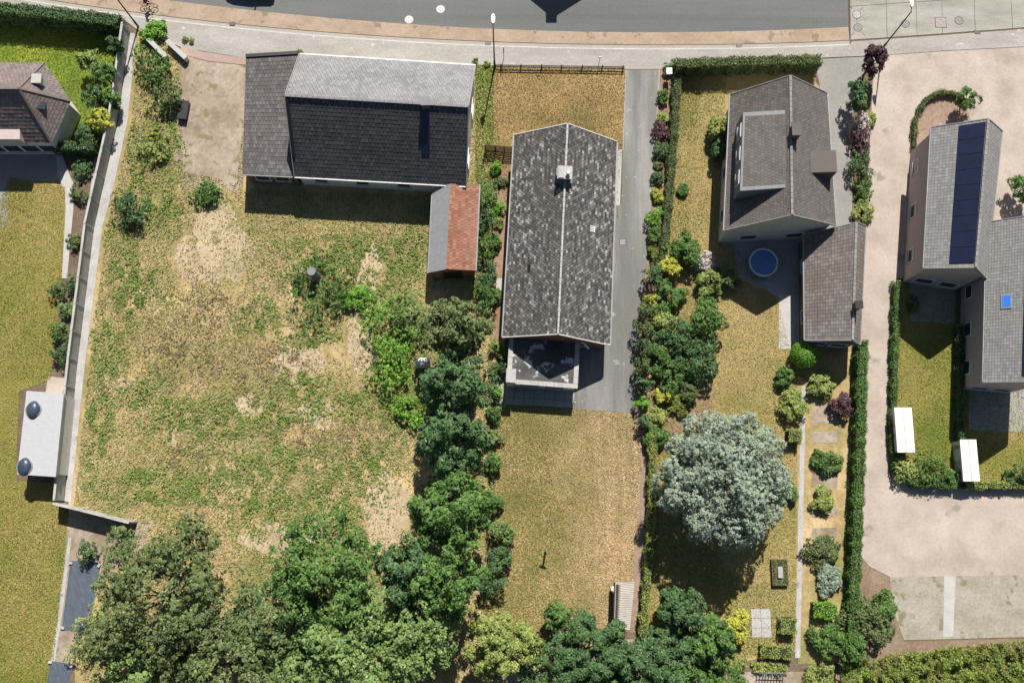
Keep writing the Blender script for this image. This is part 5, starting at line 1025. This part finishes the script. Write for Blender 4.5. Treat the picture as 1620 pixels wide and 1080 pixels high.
# side bed of the bungalow
for px, py, r_, h_, m_, lab in ((785, 267, 9, .8, 'leaf_bright', 'bright shrub just behind the slatted fence'), (792, 288, 8, .5, 'leaf_olive', 'thin olive plant in the bark bed near the slatted fence'), (787, 330, 10, .9, 'leaf_bright', 'bright rounded shrub midway along the bark bed'), (788, 352, 8, .6, 'leaf_lime', 'lime plant beyond the bright rounded shrub'), (785, 383, 9, .9, 'leaf_mid', 'green shrub in the bark bed before the side step'), (786, 468, 10, 1.0, 'leaf_mid', 'green shrub just past the pale side step'), (798, 560, 11, 1.4, 'leaf_mid', 'leafy shrub against the corner of the flat-roofed extension'), (784, 548, 9, 1.0, 'leaf_lime', 'loose lime shrub at the end of the bark bed'), (796, 582, 9, 1.2, 'leaf_dark', 'dark shrub beside the extension parapet'), (784, 585, 8, .9, 'leaf_olive', 'olive shrub at the widening of the side path')):
    shrub(px, py, r_, h_, m_, lab, 'shrubs in the side bed of the bungalow', n=700+r_*90, leaf=.12)
# driveway border
for px, py, r_, h_, m_, lab in ((1060, 106, 9, 1.0, 'leaf_olive', 'dark shrub behind the white mailbox'), (1049, 153, 9, .8, 'leaf_mid', 'green shrub next past the mailbox in the driveway border'), (1047, 187, 8, .5, 'leaf_lime', 'sparse yellow-green plant in the driveway border'), (1044, 208, 11, .9, 'leaf_purple', 'brownish dark shrub in the driveway border'), (1046, 238, 12, 1.0, 'leaf_dark', 'dark shrub after the brownish one in the border'), (1041, 261, 6, .4, 'leaf_olive', 'tiny olive plant in the driveway border'), (1042, 280, 9, .7, 'leaf_dark', 'small dark twin shrub in the driveway border'), (1041, 311, 9, .8, 'leaf_yellow', 'yellow-green shrub in the driveway border'), (1036, 345, 13, 1.2, 'leaf_bright', 'bright green round shrub in the driveway border'), (1036, 373, 11, 1.1, 'leaf_mid', 'mid-green shrub after the bright round one'), (1034, 400, 9, .8, 'leaf_autumn', 'russet-tinged shrub in the driveway border'), (1031, 436, 15, 2.4, 'leaf_dark', 'tall dark shrub overhanging the driveway'), (1031, 472, 9, 1.6, 'leaf_yellow', 'pale yellow-leaved shrub in the driveway border'), (1024, 497, 13, 2.2, 'leaf_bush', 'leafy shrub just after the pale yellow one'), (1021, 522, 13, 2.6, 'leaf_bush', 'tall leafy shrub casting shadow on the driveway'), (1019, 550, 13, 2.8, 'leaf_dark', 'tallest dark shrub beside the rear driveway'), (1018, 580, 12, 2.4, 'leaf_bush', 'leafy shrub beside the widest driveway shadow'), (1017, 610, 10, 2.0, 'leaf_dark', 'dark shrub near the driveway end'), (1016, 638, 9, 1.4, 'leaf_bright', 'bright shrub at the driveway end'), (1019, 668, 9, 1.6, 'leaf_dark', 'dark shrub at the house-side corner of the rear lawn')):
    shrub(px, py, r_, h_, m_, lab, 'shrubs in the driveway border', n=800+r_*120, leaf=.12)
# far-left garden
G5 = 'trees beside the green front lawn'
for px, py, r_, h_, m_, lab in ((140, 95, 18, 2.6, 'leaf_lime', 'light small tree nearest the tall hedge'), (165, 120, 22, 3.2, 'leaf_mid', 'mid-green small tree beside the concrete wall'), (150, 155, 20, 3.0, 'leaf_dark', 'dark small tree in the row beside the green lawn'), (160, 190, 20, 2.8, 'leaf_yellow', 'yellow-green small tree in the row beside the green lawn'), (185, 75, 16, 2.6, 'leaf_dark', 'dark small tree at the hedge corner by the wall'), (135, 215, 16, 2.2, 'leaf_dark', 'dark small tree by the short hedge'), (178, 160, 14, 2.2, 'leaf_mid', 'slim green tree squeezed against the concrete wall')):
    tree(px, py, r_, h_, m_, lab, group=G5, n=2600, leaf=.16, nclump=40, name='small_tree')
for px, py, r_, h_, m_, lab in ((125, 305, 12, .9, 'leaf_olive', 'olive shrub at the bend of the curving path'), (130, 270, 14, .9, 'leaf_dark', 'dark shrub in the bed beyond the short hedge'), (100, 452, 17, 1.4, 'leaf_dark', 'dark shrub at the end of the curving path'), (104, 490, 11, 1.0, 'leaf_pale', 'pale shrub in the wall bed after the dark one'), (97, 525, 13, 1.2, 'leaf_mid', 'green shrub in the wall bed'), (98, 560, 13, 1.3, 'leaf_dark', 'dark shrub on the street side of the paved patch'), (118, 380, 10, .8, 'leaf_olive', 'olive shrub between curving path and wall path'), (140, 870, 14, 1.3, 'leaf_dark', 'dark shrub on the gravel on the street side of the ground sheet'), (192, 865, 18, 1.5, 'leaf_mid', 'green shrub beyond the short concrete wall'), (150, 985, 22, 1.6, 'leaf_lime', 'light shrub overhanging the ground sheet'), (130, 1030, 18, 1.2, 'leaf_lime', 'light shrub between the two ground sheets')):
    shrub(px, py, r_, h_, m_, lab, 'shrubs along the walled garden', n=1300, leaf=.14)
shrub(245, 50, 17, 1.0, 'leaf_bright', 'bright glossy shrub on the pavement edge by the entrance walls', n=2600, leaf=.20)
for px, py, lab in ((293, 63, 'dry tuft of weeds after the bright glossy shrub'), (303, 65, 'dry tuft of weeds further along the pavement edge'), (474, 82, 'spiky grey weed at the slate house corner'), (752, 97, 'spiky grey weed beyond the slate house corner'), (770, 102, 'dry weed by the foot of the street lamp')):
    shrub(px, py, 4, .35, 'leaf_autumn', lab, 'weeds along the pavement edge', n=220, leaf=.12)
# right neighbour garden
for px, py, r_, h_, m_, lab in ((1058, 468, 24, 2.0, 'leaf_mid', 'full green bush behind the pale yellow driveway shrub'), (1050, 505, 20, 1.8, 'leaf_lime', 'lime bush hidden behind the driveway border'), (1048, 560, 20, 1.9, 'leaf_mid', 'green bush behind the tallest dark driveway shrub'), (1086, 612, 20, 1.4, 'leaf_olive', 'olive bush over the bark of the planting bed'), (1035, 690, 16, 1.2, 'leaf_mid', 'green bush at the start of the slender hedge'), (1135, 205, 18, 1.8, 'leaf_lime', 'lime shrub beside the front of the taupe house'), (1138, 235, 16, 2.0, 'leaf_dark', 'dark shrub beside the dormer of the taupe house'), (1082, 300, 9, .6, 'leaf_mid', 'small lone shrub on the street-side ochre lawn'), (1080, 395, 26, 2.2, 'leaf_mid', 'big green shrub on the lawn edge opposite the house'), (1118, 418, 16, 1.4, 'leaf_pink', 'pale flowering shrub before the house terrace'), (1122, 445, 20, 1.5, 'leaf_lime', 'light shrub beyond the pale flowering one'), (1150, 440, 16, 1.4, 'leaf_olive', 'olive shrub at the edge of the house shadow'), (1060, 420, 18, 1.8, 'leaf_yellow', 'yellow-green shrub behind the driveway border'), (1112, 510, 32, 2.8, 'leaf_mid', 'large round bush in the middle of the garden'), (1070, 530, 30, 2.6, 'leaf_dark', 'large dark bush behind the driveway border'), (1105, 572, 34, 2.6, 'leaf_dark', 'large dark bush beyond the round one'), (1060, 590, 24, 2.0, 'leaf_mid', 'mid-green bush over the planting bed'), (1052, 625, 15, 1.0, 'leaf_yellow', 'bright yellow shrub in the planting bed'), (1075, 640, 16, .8, 'leaf_autumn', 'russet shrub in the planting bed'), (1040, 660, 16, 1.2, 'leaf_lime', 'lime shrub at the rear end of the planting bed'), (1240, 595, 14, 1.2, 'leaf_mid', 'green shrub beyond the pale terrace'), (1255, 640, 22, 1.2, 'leaf_lime', 'light spreading shrub beside the garden path'), (1300, 610, 18, 1.2, 'leaf_lime', 'light shrub behind the round topiary'), (1330, 640, 16, 1.3, 'leaf_purple', 'purplish shrub at the annex rear'), (1305, 730, 18, .8, 'leaf_mid', 'green vegetable clump between bare beds'), (1300, 790, 18, .8, 'leaf_lime', 'light vegetable clump between bare beds'), (1300, 870, 24, .9, 'leaf_olive', 'loose olive planting in the rear vegetable garden'), (1310, 915, 20, .8, 'leaf_silver', 'greyish planting in the rear vegetable garden'), (1310, 1010, 24, 1.6, 'leaf_mid', 'green bush at the rear end of the vegetable garden'), (1372, 985, 34, 1.8, 'leaf_olive', 'olive thicket on the reddish earth'), (1395, 960, 22, 1.4, 'leaf_mid', 'green bush beside the hardstanding'), (1345, 1020, 24, 1.8, 'leaf_mid', 'green bush at the end of the long hedge'), (1165, 990, 18, 1.6, 'leaf_yellow', 'yellow-green shrub beside the slab pad'), (1250, 780, 12, 1.0, 'leaf_mid', 'small shrub beside the silver tree and path')):
    shrub(px, py, r_*.86, h_, m_, lab, 'shrubs in the garden of the taupe house', n=1500+r_*150, leaf=.16)
t = thing('topiary_ball', P(1273, 560), 'clipped bright green ball bush beside the annex', 'topiary')
c = P(1273, 560, 1.2); n = 5200; d_ = unit(RNG.normal(size=(n, 3))); rr = RNG.uniform(.93, 1.03, n)[:, None]; C = np.array([c.x, c.y, 1.15])+d_*rr*np.array([1.18, 1.18, 1.1])
leaf_mesh('foliage', C, unit(d_+RNG.normal(size=(n, 3))*.35), RNG.uniform(.09, .17, n), 'leaf_bright', t); mesh_obj('stem', MB().tube([(c.x, c.y, 0), (c.x, c.y, 1.2)], .09, 8), 'bark', t)
tree(1145, 760, 102, 9.0, 'leaf_silver', 'large silvery blue-grey tree on the ochre lawn', n=72000, leaf=.18, nclump=320, clump=.17, irr=.02)
G6 = 'dark trees beyond the silver tree'
tree(1076, 965, 38, 4.6, 'leaf_dark', 'dark tree beyond the silver tree beside the slender hedge', group=G6, n=11000, leaf=.2)
tree(1126, 1012, 36, 4.0, 'leaf_mid', 'mid-green tree between the dark tree and the slab pad', group=G6, n=10000, leaf=.2)
tree(1062, 1028, 36, 4.0, 'leaf_dark', 'dark tree over the rear boundary', group=G6, n=9000, leaf=.2)
# dividing strip by the side drive
G7 = 'trees between side drive and forecourt'
tree(1381, 100, 21, 4.2, 'leaf_purple', 'dark purple-leaved tree beside the street lamp', group=G7, n=5200, leaf=.17, nclump=50, name='purple_tree', squash=1.2)
tree(1356, 150, 18, 3.5, 'leaf_dark', 'dark tree beyond the purple one', group=G7, n=3600, leaf=.17, squash=1.4, nclump=40)
for px, py, r_, h_, m_, lab in ((1362, 200, 15, 1.4, 'leaf_pink', 'pale pink flowering shrub in the dividing strip'), (1362, 225, 15, 1.3, 'leaf_purple', 'purple shrub beyond the pink flowering one'), (1360, 262, 15, 1.8, 'leaf_dark', 'dark shrub in the dividing strip'), (1366, 300, 13, 1.0, 'leaf_mid', 'green shrub further along the dividing strip'), (1366, 335, 13, .9, 'leaf_lime', 'light shrub at the annex end of the dividing strip'), (1376, 190, 9, .7, 'leaf_lime', 'narrow light shrub edging the forecourt')):
    shrub(px, py, r_, h_, m_, lab, 'shrubs in the dividing strip', n=1700, leaf=.15, squash=1.3)
tree(1531, 158, 17, 2.6, 'leaf_mid', 'small green tree at the tip of the reddish bed', n=2600, leaf=.17, nclump=30, name='small_tree')
tree(1618, 300, 22, 2.8, 'leaf_mid', 'round green tree on the forecourt by the grey houses', n=4200, leaf=.16, nclump=50, name='small_tree')
for px, py, r_, h_, m_, lab in ((1470, 745, 22, 1.4, 'leaf_mid', 'green bush in the bend of the low hedge'), (1432, 745, 16, 1.3, 'leaf_lime', 'light bush at the curved corner of the enclosed lawn'), (1445, 480, 9, .7, 'leaf_olive', 'small shrub at the terrace of the solar-strip house'), (1612, 752, 14, 1.6, 'leaf_dark', 'dark shrub in the corner of the back lawn'), (1500, 755, 12, 1.3, 'leaf_mid', 'green shrub before the dividing hedge end')):
    shrub(px, py, r_, h_, m_, lab, 'shrubs round the back lawns', n=1700, leaf=.15)
# ivy bank at the bottom right
def bank(pts, h, dens, mat, label, name='ivy_bank', leaf=.14):
    q = PP(pts); xs = [p.x for p in q]; ys = [p.y for p in q]; n = int((max(xs)-min(xs))*(max(ys)-min(ys))*dens)
    x = RNG.uniform(min(xs), max(xs), n); y = RNG.uniform(min(ys), max(ys), n); k = inside(q, x, y); x, y = x[k], y[k]; n = len(x)
    z = h*(.55+.40*fnoise(x, y, 2.4, 9)+.22*fnoise(x, y, 6, 3))-abs(RNG.normal(size=n))*.12; z = np.clip(z, .03, None)
    k = RNG.uniform(0, 1, n) < .30; C, N = sprays(np.stack([x, y, z], 1)[k], unit(RNG.normal(size=(int(k.sum()), 3))*.5+np.array([0, .1, .7])), 7, leaf*1.1); n = len(C)
    o = leaf_mesh(name, C, N, RNG.uniform(.6, 1.4, n)*leaf, mat, None)
    return tag(o, label, 'ground cover', None, 'stuff')
bank([(1328, 1050), (1420, 1032), (1620, 1010), (1680, 1004), (1680, 1110), (1326, 1110)], 1.3, 420, 'leaf_autumn', 'tangled russet and green ivy bank beyond the hardstanding')
bank([(1275, 1052), (1316, 1050), (1314, 1100), (1262, 1100)], 1.0, 380, 'leaf_lime', 'yellow-green ivy beside the sandy path', 'ivy')
bank([(1185, 1046), (1240, 1050), (1244, 1064), (1192, 1063)], .7, 380, 'leaf_lime', 'yellow-green ivy hanging over the grey paling fence', 'ivy')
bank([(1100, 1040), (1180, 1040), (1175, 1060), (1110, 1056)], .8, 380, 'leaf_lime', 'yellow-green ivy at the rear end of the ochre lawn', 'ivy')
